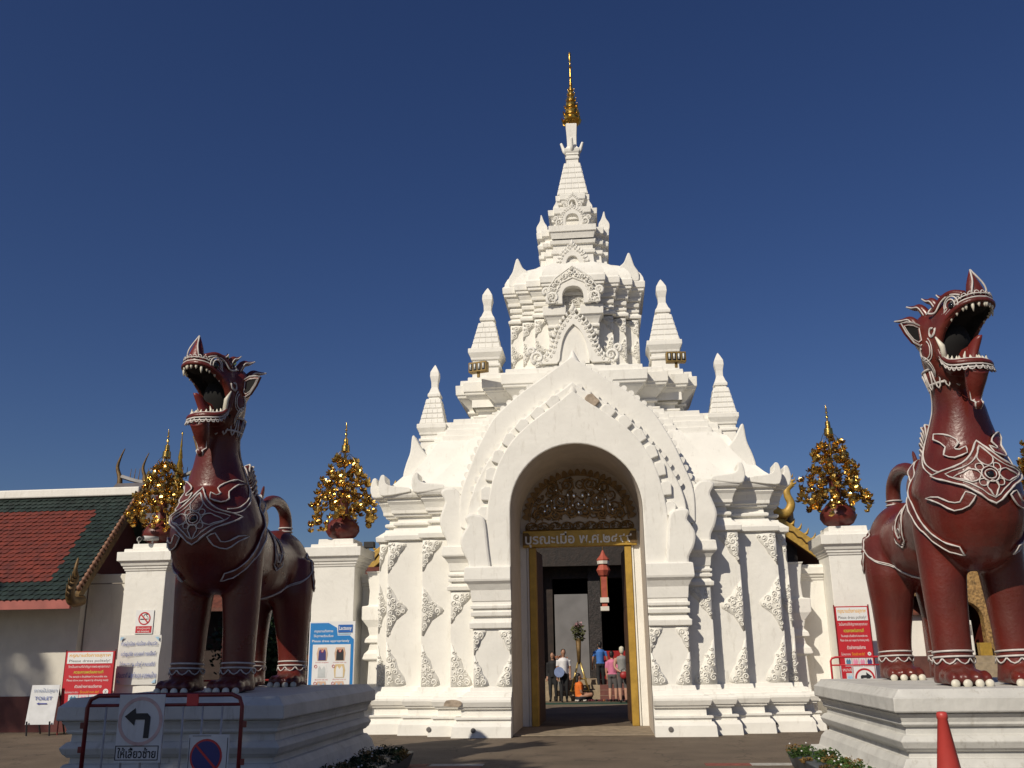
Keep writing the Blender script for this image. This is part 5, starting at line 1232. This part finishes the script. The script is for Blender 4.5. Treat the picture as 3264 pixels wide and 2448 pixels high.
person((-1.86, 32.75, .004), -.25, 'person in a black coat standing beside the man in a white T-shirt', C('black_cloth', (.012, .012, .014)), C('black_cloth', (.012, .012, .014)), skin, hair_b, 1.58, sleeve=1.2, hair_long=True)
person((-1.48, 32.45, .004), .12, 'person in a white printed T-shirt and black trousers facing the gate', C('white_tee', (.72, .71, .72)), C('black_trousers', (.014, .014, .016)), skin, hair_b, 1.68, sleeve=.5, stride=.09)
person((-1.0, 32.7, .02), 1.9, 'person in an orange shirt sitting on the ground by the steps', C('orange_tee', (.70, .16, .02)), C('dark_jeans', (.02, .022, .03)), skin, hair_b, 1.62, sleeve=.5, seated=True, arms='front', hair_long=True)
person((-.26, 33.85, .332), pi + .1, 'person in a bright blue shirt and black trousers climbing the steps', C('blue_shirt', (.05, .17, .50)), C('black_trousers', (.014, .014, .016)), skin, hair_b, 1.60, sleeve=.5, arms='out', stride=.10)
person((.46, 31.5, .016), pi + .05, 'person with white hair in a grey tank top, hands clasped behind the back', C('grey_tank', (.26, .26, .25)), C('grey_shorts', (.10, .09, .09)), skin2, hair_w, 1.72, sleeve=0.0, shorts=True, arms='behind', stride=.03)
person((.14, 32.3, .004), pi - .3, 'person in a pink top behind the white-haired visitor', C('pink_top', (.62, .18, .30)), C('grey_shorts', (.10, .09, .09)), skin2, hair_b, 1.60, sleeve=.6, shorts=True)
person((.98, 31.9, .004), pi, 'person in a pale green top half hidden by the door frame', C('pale_green_top', (.45, .62, .32)), C('grey_shorts', (.10, .09, .09)), skin2, hair_b, 1.62, sleeve=.6, shorts=True)
bag = thing('red_bag', (.50, 31.26, .86), 'small red and black bag held behind the white-haired visitor', 'bag')
MB().ell((0, 0, 0), (.13, .07, .12), 14, 8).build('pouch', C('red_bag', (.32, .02, .02), .5), bag, smooth=True)
MB().tube(spline([(-.09, 0, .08), (-.05, 0, .18), (.05, 0, .18), (.09, 0, .08)], 4), .012, 6).build('strap', black, bag, smooth=True)
fan = thing('paper_fan', (-1.62, 32.22, .96), 'pale blue paper fan held by the person in the white T-shirt', 'fan')
MB().plate([(.17 * cos(2 * pi * i / 16), .17 * sin(2 * pi * i / 16)) for i in range(16)], 0, .01).build('leaf', C('fan_blue', (.20, .26, .45)), fan)
MB().box(-.012, .012, 0, .012, -.30, -.16).build('handle', C('fan_handle', (.4, .3, .2)), fan)

# ================================================================== ornate hall seen under the lion with the red cone
RX, RYY = 16.1, 45.0
rh = thing('gilded_porch', (RX, RYY, 0), 'gilded temple porch with arched doorway seen under the lion with the red cone', 'building')
carved = mat('carved_gold', (.42, .25, .09), .6, .35, 9, 1.0, 14)
MB().box(-9.5, 5, -.5, 12, -.5, 1.2).build('podium', mat('podium_red', (.13, .05, .04), .8, .2, 3), rh)
for k in range(5): MB().box(-1.5, 1.9, -2.6 + k * .42, -.45, -.2 + k * .28 - .02, -.2 + (k + 1) * .28).build('step', stepm, rh, bevel=.02)
o = arch_in(.82, 2.75, .82, 1.2, 10)
for s in (1, -1):
    q = [(s * x, z) for x, z in o] + [(s * 0, 4.05), (s * 1.25, 4.05), (s * 1.15, 3.2), (s * 1.30, 2.6), (s * 1.08, 2.2), (s * 1.12, 1.2)]
    MB().plate(q, -.2, .25).build('arch_frame', carved, rh, bevel=.02)
MB().plate([(-1.9, 4.06), (1.9, 4.06), (.95, 4.85), (0, 6.1), (-.95, 4.85)], -.05, .25).build('pediment', carved, rh)
MB().box(-1.0, 1.0, 1.8, 2.0, 1.2, 4.0).build('doorway', hdark, rh)
MB().box(-1.35, -1.0, .25, 2.0, 1.2, 4.0).build('porch_side', hred, rh); MB().box(1.0, 1.35, .25, 2.0, 1.2, 4.0).build('porch_side', hred, rh)
MB().box(.05, .45, .3, .6, 1.2, 2.75).build('white_post', plaster, rh, bevel=.05); MB().box(.10, .40, .28, .30, 2.1, 2.55).build('notice', mat('notice_grey', (.3, .27, .25), .7, .2, 8), rh)
MB().box(.35, .85, -.55, -.2, 1.2, 1.75).build('gold_box', gold_p, rh, bevel=.01)
for s in (1, -1):
    for (x0, z0, x1, z1) in ((0, 6.3, 1.05, 4.95), (.95, 5.0, 2.0, 3.95)):
        d = Vector((x1 - x0, 0, z1 - z0)).normalized(); nn = Vector((-d.z, 0, d.x)) * .14
        MB().plate([(s * (x0 + nn.x), z0 + nn.z), (s * (x1 + nn.x), z1 + nn.z), (s * (x1 - nn.x), z1 - nn.z), (s * (x0 - nn.x), z0 - nn.z)], -.35, -.15).build('bargeboard', ysc, rh)
        for k in range(9):
            t = (k + .5) / 9; link('crest_leaf', fint, rh, (s * (x0 + (x1 - x0) * t + nn.x), -.25, z0 + (z1 - z0) * t + nn.z), (0, s * .75, 0), (s * .45, .45, .45))
    link('naga_finial', fo, rh, (s * 2.05, -.25, 4.0), (0, 0, 0), (-s * .7, .7, .7))
    MB().loft([[(0, -.1, 6.25), (s * 2.05, -.1, 4.0), (s * 2.05, 9, 4.0), (0, 9, 6.25)], [(0, -.1, 6.1), (s * 2.05, -.1, 3.85), (s * 2.05, 9, 3.85), (0, 9, 6.1)]]).build('roof', rtile, rh)
# white side wing with red shutters
MB().box(-4.4, -1.3, 1.5, 8, 1.2, 3.25).build('wing_wall', plaster, rh)
MB().box(-6.6, -4.4, 2.2, 8, 1.2, 3.0).build('wing_wall', plaster, rh)
for x in (-3.75, -2.6, -5.4):
    f = MB().box(x - .22, x + .22, 1.38 if x > -4.4 else 2.08, 1.49 if x > -4.4 else 2.19, 1.5, 2.75).build('window', plaster, rh, bevel=.01)
    MB().box(x - .13, x + .13, 1.36 if x > -4.4 else 2.06, 1.379 if x > -4.4 else 2.079, 1.6, 2.65).build('shutter', mat('pink_shutter', (.40, .13, .12), .7, .1, 5), f)
tgr2 = mat('wing_green_tile', (.03, .09, .06), .6, .25, 8, .3, 25)
for (x0, x1, zb, zt, m_, y0) in ((-4.8, -1.2, 3.15, 4.3, rtile, 1.2), (-4.9, -1.0, 4.2, 5.2, tgr2, 2.6), (-7.0, -4.5, 2.9, 3.9, rtile, 1.9)):
    MB().loft([[(x0, y0, zb), (x1, y0, zb), (x1, y0 + 1.5, zt), (x0, y0 + 1.5, zt)], [(x0, y0, zb - .1), (x1, y0, zb - .1), (x1, y0 + 1.5, zt - .1), (x0, y0 + 1.5, zt - .1)]]).build('wing_roof', m_, rh)
    bbp = MB().loft([[(x0 - .04, y0 - .1, zb - .05), (x0 + .06, y0 - .1, zb - .05), (x0 + .06, y0 + 1.5, zt + .02), (x0 - .04, y0 + 1.5, zt + .02)], [(x0 - .04, y0 - .1, zb + .15), (x0 + .06, y0 - .1, zb + .15), (x0 + .06, y0 + 1.5, zt + .2), (x0 - .04, y0 + 1.5, zt + .2)]]).build('wing_bargeboard', ysc, rh)
    link('naga_finial', fo, rh, (x0, y0 - .1, zb + .1), (0, 0, 0), (.6, .6, .6))
for k, (x, y, r, lm) in enumerate([(14.6, 43.2, .7, dkgreen), (18.5, 43.6, .9, dkgreen), (20.2, 44, 1.3, green)]):
    bush((x, y, .6), (r, r, r), ['dark shrub between the gilded porch steps and the white wing', 'dark shrub at the porch steps, away from the white wing', 'tall green shrub beyond the gilded porch'][k], 30 + k, lm, 700, .12)

# ================================================================== greenery and furniture behind the weed-topped lion
for k, (x, y, r, lm, lab) in enumerate([(-8.8, 25.5, 1.4, dkgreen, 'large dark shrub behind the weed-topped lion'), (-7.4, 26.2, 1.3, green, 'green shrub with loose leaves behind the weed-topped lion'), (-7.0, 24.4, .9, orange_l, 'orange leaved croton shrub behind the pillar'), (-9.6, 27.0, 1.6, dkgreen, 'dark shrub deep in the courtyard beside the dark pavilion'), (-8.3, 23.9, .55, orange_l, 'low orange croton behind the weed-topped lion')]):
    bush((x, y, 0), (r, r, r * (1.2 if k != 4 else .7)), lab, 50 + k, lm, 3600, .085)
tree((-9.2, 31, 0), 3.9, 2.0, 'leafy tree standing behind the weed-topped lion', 61, dkgreen, 2600, .15)
pav = thing('dark_pavilion', (-9.4, 29.5, 0), 'dark open pavilion behind the weed-topped lion', 'building')
for x in (-2.0, 2.0):
    for y in (-1.5, 1.5): MB().box(x - .12, x + .12, y - .12, y + .12, 0, 3.2).build('post', hred, pav)
MB().loft([[(-2.8, -2.3, 3.0), (2.8, -2.3, 3.0), (2.8, 0, 4.3), (-2.8, 0, 4.3)], [(-2.8, -2.3, 2.9), (2.8, -2.3, 2.9), (2.8, 0, 4.2), (-2.8, 0, 4.2)]]).build('roof', rtile, pav)
MB().box(-2.2, 2.2, 1.7, 1.85, 0, 3.2).build('back_wall', hdark, pav)
for x0, lab in ((-9.35, 'red rail barrier behind the weed-topped lion, nearer the notice pillar'), (-7.75, 'red rail barrier behind the weed-topped lion, nearer the blue board')):
    rl = thing('rail_barrier', (x0, 22.6, 0), lab, 'barrier'); rr = mat('barrier_red', (.28, .02, .018), .45, .15, 6)
    for z in (1.05, .85): MB().tube([(-.75, 0, z), (.75, 0, z)], .022, 8).build('rail', rr, rl, smooth=True)
    for s in (1, -1): MB().tube([(s * .75, 0, 0), (s * .75, 0, 1.05)], .022, 8).build('post', rr, rl, smooth=True)
fl = thing('pennant', (-8.55, 22.55, .62), 'orange triangular pennant hanging from a red rail', 'flag')
MB().plate([(-.16, .44), (.18, .44), (.12, .0), (.02, -.08)], 0, .012).build('cloth', C('orange_cloth', (.62, .12, .03)), fl)
# ================================================================== signs and street furniture
def text_fit(body, m, parent, cx, y, cz, w_, h_, shear=0.0, bold=0.0, name='lettering'):
    o = text_part(body, 1.0, m, parent, (0, 0, 0), ext=0.0, shear=shear, bold=bold, name=name)
    vs = [v.co for v in o.data.vertices]
    if not vs: return o
    x0, x1 = min(v.x for v in vs), max(v.x for v in vs); y0, y1 = min(v.y for v in vs), max(v.y for v in vs)
    sx, sy = w_ / (x1 - x0), h_ / (y1 - y0)
    o.scale = (sx, sy, 1); o.rotation_euler = (pi / 2, 0, 0)
    o.location = (cx - (x0 + x1) / 2 * sx, y, cz - (y0 + y1) / 2 * sy)
    return o
def rect(parent, name, m, x0, x1, z0, z1, y, th=.004): return MB().box(x0, x1, y, y + th, z0, z1).build(name, m, parent)
def disc(parent, name, m, cx, cz, r, y, th=.003, r_in=0):
    n = 28; P = [(cx + r * cos(2 * pi * i / n), cz + r * sin(2 * pi * i / n)) for i in range(n)]
    if not r_in: return MB().plate(P, y, y + th).build(name, m, parent)
    Q = [(cx + r_in * cos(2 * pi * i / n), cz + r_in * sin(2 * pi * i / n)) for i in range(n)]
    mb = MB(); mb.loft([[(x, y, z) for x, z in P], [(x, y, z) for x, z in Q], [(x, y + th, z) for x, z in Q], [(x, y + th, z) for x, z in P], [(x, y, z) for x, z in P]], False, False); return mb.build(name, m, parent)
signred = mat('sign_red', (.50, .02, .03), .45, .05, 5); signblue = mat('sign_blue', (.015, .20, .52), .45, .04, 5); inkblue = mat('ink_blue', (.10, .14, .40), .6, .1, 8)
ink = mat('ink_black', (.02, .02, .025), .6, .05, 8); yellow = mat('sign_yellow', (.75, .38, .02), .5, .05, 5); lime = mat('sign_lime', (.50, .62, .05), .5, .05, 5)
steel_red = mat('barrier_red_paint', (.20, .018, .018), .42, .2, 8, .1, 30); steel_w = mat('barrier_grey_paint', (.42, .42, .44), .5, .12, 8)
flesh = mat('print_flesh', (.62, .42, .30), .6, .08, 8); pinkp = mat('print_pink', (.75, .28, .42), .6, .1, 8); navy = mat('print_navy', (.05, .04, .18), .6, .1, 8); skyb = mat('print_sky', (.35, .55, .72), .6, .1, 8); tealp = mat('print_teal', (.08, .22, .34), .6, .1, 8)
# --- front left barrier with the turn left and no parking plates
bar = thing('crowd_barrier', (-4.48, 9.5, 0), 'red framed metal barrier carrying a left turn arrow sign', 'barrier', rz=0.01)
x0, x1 = -.81, .81
fr_ = [(x0, 0, 0), (x0, 0, 1.12), (x0 + .03, 0, 1.20), (x0 + .11, 0, 1.235), (x1 - .11, 0, 1.235), (x1 - .03, 0, 1.20), (x1, 0, 1.12), (x1, 0, 0)]
MB().tube(fr_, .022, 8).build('frame', steel_red, bar, smooth=True)
MB().tube([(x0, 0, 1.14), (x1, 0, 1.14)], .016, 8).build('rail', steel_red, bar, smooth=True)
MB().tube([(x0, 0, .16), (x1, 0, .16)], .016, 8).build('rail', steel_red, bar, smooth=True)
for k in range(7):
    x = x0 + (k + 1) * (x1 - x0) / 8; MB().tube([(x, 0, .16), (x, 0, 1.14)], .011, 6).build('bar', steel_w, bar, smooth=True)
for x, z in ((x0 - .03, .95), (x0 - .03, .72), (x1 + .03, .95), (x1 + .03, .60)):
    MB().box(x - .025, x + .025, -.012, .012, z - .03, z + .03).build('coupling', steel_red, bar, bevel=.005)
MB().box(.24, .36, -.03, -.005, 1.13, 1.245).build('tag_plate', signred, bar, bevel=.004)
for s in (1, -1): MB().tube([(s * .72, -.28, .02), (s * .72, .28, .02)], .022, 8).build('foot', steel_red, bar, smooth=True)
tl = thing('turn_left_sign', (-4.70, 9.46, 0), 'white plate with black left turn arrow and Thai caption on the barrier', 'sign')
oldw = mat('faded_white_sign', (.62, .63, .64), .5, .06, 6, stain=.4); fade = mat('faded_red_ring', (.60, .42, .40), .6, .12, 9)
MB().box(-.24, .24, 0, .012, .60, 1.245).build('plate', oldw, tl, bevel=.003)
disc(tl, 'ring', fade, 0, .99, .232, -.004, .003, .20)
arr = [(-.165, 1.035), (-.06, 1.115), (-.05, 1.065), (.07, 1.065), (.105, 1.03), (.10, .83), (.045, .83), (.05, 1.005), (-.05, 1.005), (-.06, .95)]
MB().plate(arr, -.008, -.004).build('arrow', ink, tl)
for (a, b, c_, d) in ((-.235, .215, .622, .63), (-.235, .215, .752, .76), (-.235, -.227, .63, .752), (.207, .215, .63, .752)): rect(tl, 'border', ink, a, b, c_, d, -.004)
text_fit('ให้เลี้ยวซ้าย', ink, tl, -.01, -.003, .692, .40, .10, bold=.02)
npk = thing('no_parking_sign', (-3.97, 9.46, 0), 'white plate with blue and red no parking disc on the barrier', 'sign')
MB().box(-.21, .21, 0, .012, .42, .86).build('plate', oldw, npk, bevel=.003)
disc(npk, 'ring', signred, -.02, .655, .165, -.004, .003); disc(npk, 'disc', mat('deep_blue', (.012, .018, .16), .45, .05, 5), -.02, .655, .145, -.007, .003)
MB().plate([(-.13, .75), (-.115, .765), (.09, .56), (.075, .545)], -.011, -.008).build('bar', signred, npk)
for (a, b, c_, d) in ((-.20, -.195, .43, .83), (.19, .195, .43, .83), (-.17, .02, .845, .85)): rect(npk, 'border', ink, a, b, c_, d, -.004)
# --- toilet board
tb = thing('toilet_sign_board', (-12.4, 20.3, 0), 'white A-board reading TOILET with a blue left arrow by the tiled hall', 'sign', rz=.02)
MB().box(-.32, .32, 0, .015, .235, 1.06, m=Matrix.Shear('XZ', 4, (.12, 0)) if False else None).build('plate', oldw, tb, rot=(-.12, 0, 0))
for s in (1, -1): MB().tube([(s * .26, .03, 0), (s * .26, -.02, .3)], .018, 6).build('leg', ink, tb); MB().tube([(s * .28, .60, 0), (s * .28, .16, 1.0)], .018, 6).build('back_leg', ink, tb)
text_fit('ทางไปสุขา', mat('faded_blue_ink', (.32, .38, .52), .6, .1, 9), tb, .02, .092, .93, .52, .12); text_fit('TOILET', inkblue, tb, 0, .074, .775, .40, .075, bold=.01)
MB().plate([(-.14, .665), (-.08, .69), (-.08, .675), (.10, .675), (.10, .652), (-.08, .652), (-.08, .638)], -.002, .001, m=Matrix.Translation((0, .065, 0))).build('arrow', mat('arrow_blue', (.04, .05, .28), .6, .1, 8), tb)
# --- notices on the pillar
ns = thing('no_smoking_sign', (-10.55, 20.985, 0), 'white and red no smoking sign on the pillar', 'sign')
rect(ns, 'plate', white_s, -.215, .215, 2.13, 2.66, -.01, .01); disc(ns, 'ring', signred, 0, 2.47, .145, -.016, .004, .118)
rect(ns, 'caption_panel', signred, -.19, .19, 2.15, 2.30, -.015)
MB().box(-.10, .06, -.018, -.014, 2.445, 2.465).build('cigarette', ink, ns); MB().box(.06, .095, -.018, -.014, 2.445, 2.49).build('ember', mat('ember', (.5, .48, .45), .6, .1, 5), ns)
MB().tube(spline([(.08, -.016, 2.5), (.04, -.016, 2.54), (.07, -.016, 2.57), (.0, -.016, 2.56), (-.02, -.016, 2.52)], 4), .006, 4).build('smoke', ink, ns)
MB().plate([(-.095, 2.55), (-.075, 2.57), (.095, 2.39), (.075, 2.37)], -.022, -.019).build('slash', signred, ns)
text_fit('ห้ามสูบบุหรี่', white_s, ns, 0, -.0155, 2.25, .30, .06); text_fit('NO SMOKING', white_s, ns, 0, -.0155, 2.18, .28, .035, bold=.01)
tp = thing('paper_notice', (-10.60, 20.985, 0), 'white paper notice with four lines of blue Thai writing on the pillar', 'notice')
paper = mat('laminated_paper', (.68, .67, .63), .25, .05, 3, .3, 6)
mbp = MB(); 
for i in range(9):
    for j in range(9): pass
V = []; Fc = []
for i in range(11):
    for j in range(9):
        u, v = j / 8, i / 10; V.append((-.49 + .98 * u + .012 * sin(9 * v), -.02 - .012 * sin(7 * u + 5 * v), 1.02 + 1.08 * v))
for i in range(10):
    for j in range(8): a = i * 9 + j; Fc.append((a, a + 1, a + 10, a + 9))
MB().add(V, Fc).build('sheet', paper, tp, smooth=True)
for k, (ln, w_) in enumerate((('การนุ่งน้อย ห่มน้อย เข้ามาวัด', .86), ('แต่งรูปรัด เอวองค์ ทรงจิ๊กกี๋', .82), ('ไม่เหมาะสม เข้าสู่ ลานเจดีย์', .84), ('เสื่อมราศี ผิดทำนอง ของคนไทย', .94))):
    text_fit(ln, inkblue, tp, 0, -.052, 1.91 - k * .225, w_, .13, shear=.15, bold=.008)
for sx in (1, -1):
    for z in (1.06, 2.06): MB().plate([(sx * .46, z), (sx * .36, z), (sx * .46, z + (.09 if z < 1.5 else -.09))], -.05, -.045).build('corner_mark', skyb, tp)
# --- red dress code signs
def dress_sign(x, y, z1, w_, h_, label, group=None, rz=0.0, full_frame=True):
    t = thing('dress_code_sign', (x, y, 0), label, 'sign', rz=rz); W2 = w_ / 2; zt = z1
    rect(t, 'board', signred, -W2, W2, zt - h_, zt, 0, .02)
    rect(t, 'header', white_s, -W2 * .93, W2 * .93, zt - h_ * .185, zt - h_ * .015, -.005)
    text_fit('กรุณาแต่งกายสุภาพ', yellow, t, 0, -.006, zt - h_ * .065, w_ * .85, h_ * .075, bold=.02)
    text_fit('Please dress politely!', ink, t, 0, -.006, zt - h_ * .15, w_ * .84, h_ * .05)
    text_fit('วัดเป็นสถานที่สำคัญทางพระพุทธศาสนา', white_s, t, 0, -.002, zt - h_ * .235, w_ * .86, h_ * .055)
    text_fit('ควรเคารพต่อสถานที่', lime, t, 0, -.002, zt - h_ * .31, w_ * .60, h_ * .05, bold=.01)
    text_fit("The temple is Buddhism's honorable site.", white_s, t, 0, -.002, zt - h_ * .385, w_ * .80, h_ * .04)
    text_fit('Please show your respect by dressing neatly.', white_s, t, 0, -.002, zt - h_ * .44, w_ * .86, h_ * .04)
    text_fit('ตัวอย่างการแต่งกาย', white_s, t, w_ * .02, -.002, zt - h_ * .525, w_ * .55, h_ * .05, bold=.01)
    for r_, (th_, en, zz) in enumerate((('ไม่เหมาะสม', 'Should not do!', .61), ('เหมาะสม', 'Should do !', .81))):
        text_fit(th_, white_s, t, -W2 * .62, -.002, zt - h_ * zz, w_ * .28, h_ * .035); text_fit(en, yellow, t, W2 * .12, -.002, zt - h_ * zz, w_ * .38, h_ * .04)
        disc(t, 'symbol', white_s, W2 * .78, zt - h_ * zz, w_ * .055, -.003); text_fit('X' if r_ == 0 else '/', ink, t, W2 * .78, -.005, zt - h_ * zz, w_ * .05, w_ * .05)
        z_a, z_b = zt - h_ * (zz + .155), zt - h_ * (zz + .04)
        for k in range(4):
            xa = -W2 * .72 + k * w_ * .21; p = rect(t, 'picture', mat('print_ground_%d' % (k % 2), ((.62, .66, .68), (.68, .60, .58))[k % 2], .6, .08, 5), xa, xa + w_ * .20, z_a, z_b, -.004)
            c1 = ((tealp, pinkp, pinkp, navy), (skyb, flesh, skyb, navy))[r_][k]; hh = z_b - z_a
            MB().plate([(xa + w_ * .04, z_a + hh * .1), (xa + w_ * .15, z_a + hh * .1), (xa + w_ * .17, z_a + hh * .55), (xa + w_ * .13, z_a + hh * .85), (xa + w_ * .10, z_a + hh * .6), (xa + w_ * .07, z_a + hh * .85), (xa + w_ * .03, z_a + hh * .55)], -.007, -.004).build('garment', c1, p)
    for s in (1, -1): MB().tube([(s * (W2 + .012), .02, 0), (s * (W2 + .012), .02, zt + .03)], .014, 6).build('post', steel_red, t)
    return t
dress_sign(-11.52, 20.55, 1.76, 1.12, 1.42, 'red dress code banner standing beside the paper notice pillar', rz=.03)
dress_sign(5.04, 20.2, 2.43, .66, 1.55, 'tall red dress code sign behind the turn right sign', rz=-.02)
# --- blue board
lb = thing('dress_code_board', (-5.78, 19.8, 0), 'blue and white board reading Please dress appropriately against the wall', 'sign', rz=.02)
rect(lb, 'board', white_s, -.49, .49, .60, 2.29, 0, .03)
MB().plate([(-.47, .64), (-.47, 2.26), (-.08, 2.26), (.10, 2.16), (.12, 2.0), (.38, 2.0), (.47, 1.92), (.47, .64)], -.006, -.001).build('blue_field', signblue, lb)
rect(lb, 'logo_panel', mat('logo_blue', (.02, .12, .42), .45, .05, 5), .13, .44, 2.06, 2.22, -.01); text_fit('Lactasoy', white_s, lb, .285, -.012, 2.14, .27, .10, bold=.015); rect(lb, 'logo_strip', skyb, .13, .40, 2.02, 2.045, -.008)
text_fit('กรุณาแต่งกาย', white_s, lb, -.18, -.009, 2.09, .40, .075, bold=.012); text_fit('ให้สุภาพเรียบร้อย', white_s, lb, -.18, -.009, 1.99, .42, .07, bold=.012); text_fit('Please dress appropriately', white_s, lb, -.02, -.009, 1.885, .80, .06, bold=.012)
rect(lb, 'picture_panel', white_s, -.40, .41, .66, 1.82, -.011)
for r_ in range(3):
    for k in range(2):
        cx = -.19 + k * .38; cz = 1.62 - r_ * .34
        q = [(cx - .10, cz - .13), (cx + .10, cz - .13), (cx + .12, cz + .02), (cx + .09, cz + .14), (cx - .09, cz + .14), (cx - .12, cz + .02)]
        p = MB().plate(q, -.015, -.011).build('figure', (flesh, white_s, flesh)[r_] if not (r_ == 1 and k == 1) else mat('print_sand', (.66, .50, .26), .6, .1, 5), lb)
        g = [(cx - .08, cz - .12), (cx + .08, cz - .12), (cx + .075, cz + .05), (cx + .05, cz + .11), (cx, cz + .04), (cx - .05, cz + .11), (cx - .075, cz + .05)]
        MB().plate(g, -.019, -.015).build('garment', ((navy, ink), (mat('print_pale', (.55, .58, .58), .6, .1, 5), white_s), (skyb, skyb))[r_][k], p)
        disc(lb, 'cross_mark', signred, cx + (-.13 if r_ else 0), cz + (.10 if r_ else .07), .032, -.022, .003, .024)
        text_fit(('เกาะอก strapless', 'สายเดี่ยว tank top', 'เสื้อคอกว้าง wide neck', 'เสื้อเอวลอย crop top', 'กางเกงขาสั้น', 'กระโปรงสั้น')[r_ * 2 + k], signred, lb, cx, -.013, cz - .165, .28, .03)
# --- right barrier and turn right sign
rb = thing('rail_barrier', (4.85, 19.55, 0), 'red rail barrier in front of the red dress code sign', 'barrier')
MB().tube([(-.48, 0, 0), (-.48, 0, 1.36), (-.45, 0, 1.41), (-.38, 0, 1.43), (.75, 0, 1.43), (.80, 0, 1.36), (.80, 0, 0)], .02, 8).build('frame', signred, rb, smooth=True)
MB().tube([(-.48, 0, 1.28), (.80, 0, 1.28)], .015, 8).build('rail', signred, rb, smooth=True)
for x in (-.3, -.08, .14, .36, .58): MB().tube([(x, 0, .2), (x, 0, 1.28)], .012, 6).build('bar', steel_w, rb, smooth=True)
tr = thing('turn_right_sign', (4.98, 19.5, 0), 'white round turn right sign with red ring on the red rail barrier', 'sign')
MB().box(-.20, .20, 0, .012, .78, 1.25).build('plate', white_s, tr, bevel=.003); disc(tr, 'ring', signred, 0, 1.03, .19, -.004, .003, .155)
MB().plate([(-.08, .92), (-.035, .92), (-.035, 1.04), (.03, 1.04), (.03, .985), (.13, 1.065), (.03, 1.145), (.03, 1.09), (-.06, 1.09), (-.08, 1.07)], -.008, -.004).build('arrow', ink, tr)
# --- red cone
cn = thing('traffic_cone', (2.92, 9.0, 0), 'tall plain red traffic cone in front of a lion pedestal', 'cone')
cr_ = mat('cone_red', (.50, .055, .045), .45, .12, 4, .05, 20)
MB().lathe([(.03, .20), (.10, .165), (.985, .042), (.99, .046), (1.02, .048), (1.045, .040), (1.05, .02)], 24).build('body', cr_, cn, smooth=True)
MB().box(-.24, .24, -.24, .24, 0, .035).build('base', cr_, cn, bevel=.01)
# --- planters along the pedestals
grassm = leaf_mat('planter_green', (.06, .12, .022)); drym = leaf_mat('planter_dry', (.20, .12, .035)); potm = mat('planter_blue_grey', (.05, .065, .075), .5, .1, 5)
def planter(x, y0, y1, w_, label, lm, seed, hh=.17):
    t = thing('planter', (x, (y0 + y1) / 2, 0), label, 'planter'); L_ = (y1 - y0) / 2
    P = [(-w_ / 2, -L_), (w_ / 2, -L_), (w_ / 2, L_), (-w_ / 2, L_)]
    MB().stack(P, [(0, -.05), (.17, 0), (.20, .015), (.21, -.02)], None, True).build('trough', potm, t, bevel=.02)
    rnd = random.Random(seed); mb = MB(); m2 = MB()
    for _ in range(int(26 * L_)):
        x_, y_ = rnd.uniform(-w_ / 2, w_ / 2), rnd.uniform(-L_, L_); r0 = rnd.uniform(.08, .16)
        leaf_cloud(m2 if rnd.random() < .15 else mb, (x_, y_, .17 + r0 * .5), (r0, r0, r0 * hh * 3), 150, .022, rnd)
    tag(mb.build('greenery', lm, t), kind='stuff'); tag(m2.build('dry_greenery', drym, t), kind='stuff')
    fm = MB().ell((0, 0, 0), (.012, .012, .010), 6, 4).mesh('blossom', white_s)
    for _ in range(12): link('blossom', fm, t, (rnd.uniform(-w_ / 2, w_ / 2), rnd.uniform(-L_, L_), .26 + hh * rnd.uniform(.2, .4)))
planter(2.72, 11.2, 14.4, .46, 'long planter of green plants with white blossoms beside the pedestal with the red cone', grassm, 5)
planter(-3.22, 11.4, 14.6, .55, 'long planter of dark clipped greenery beside the pedestal with the turn left barrier', dkgreen, 6, .20)
# --- painted kerb stripe across the forecourt
stp = mat('worn_red_paint', (.28, .07, .05), .8, .25, 12); stw = mat('worn_white_paint', (.48, .46, .42), .8, .2, 12)
kb = MB()
for k, (a, b) in enumerate([(-3.1, -2.75), (-2.7, -1.9), (1.35, 2.0), (2.0, 2.75)]):
    o = MB().box(a, b, 14.55, 14.80, .0, .006 if k else .007).build('painted_marking', (stp, stw, stp, stw)[k], None); o['kind'] = 'structure'
o = MB().box(-3.1, -1.9, 14.10, 14.50, .0, .0065).build('painted_marking', stp, None); o['kind'] = 'structure'
# ================================================================== trees behind the camera that shade the left side
tree((-11.6, -1.0, 0), 13.1, 3.9, 'broad shade tree on the near side of the forecourt', 71, green, 12500, .26, .35)
tree((-31.0, -1.0, 0), 23.0, 3.7, 'tall shade tree across the forecourt from the tiled hall', 72, green, 6000, .28, .45)
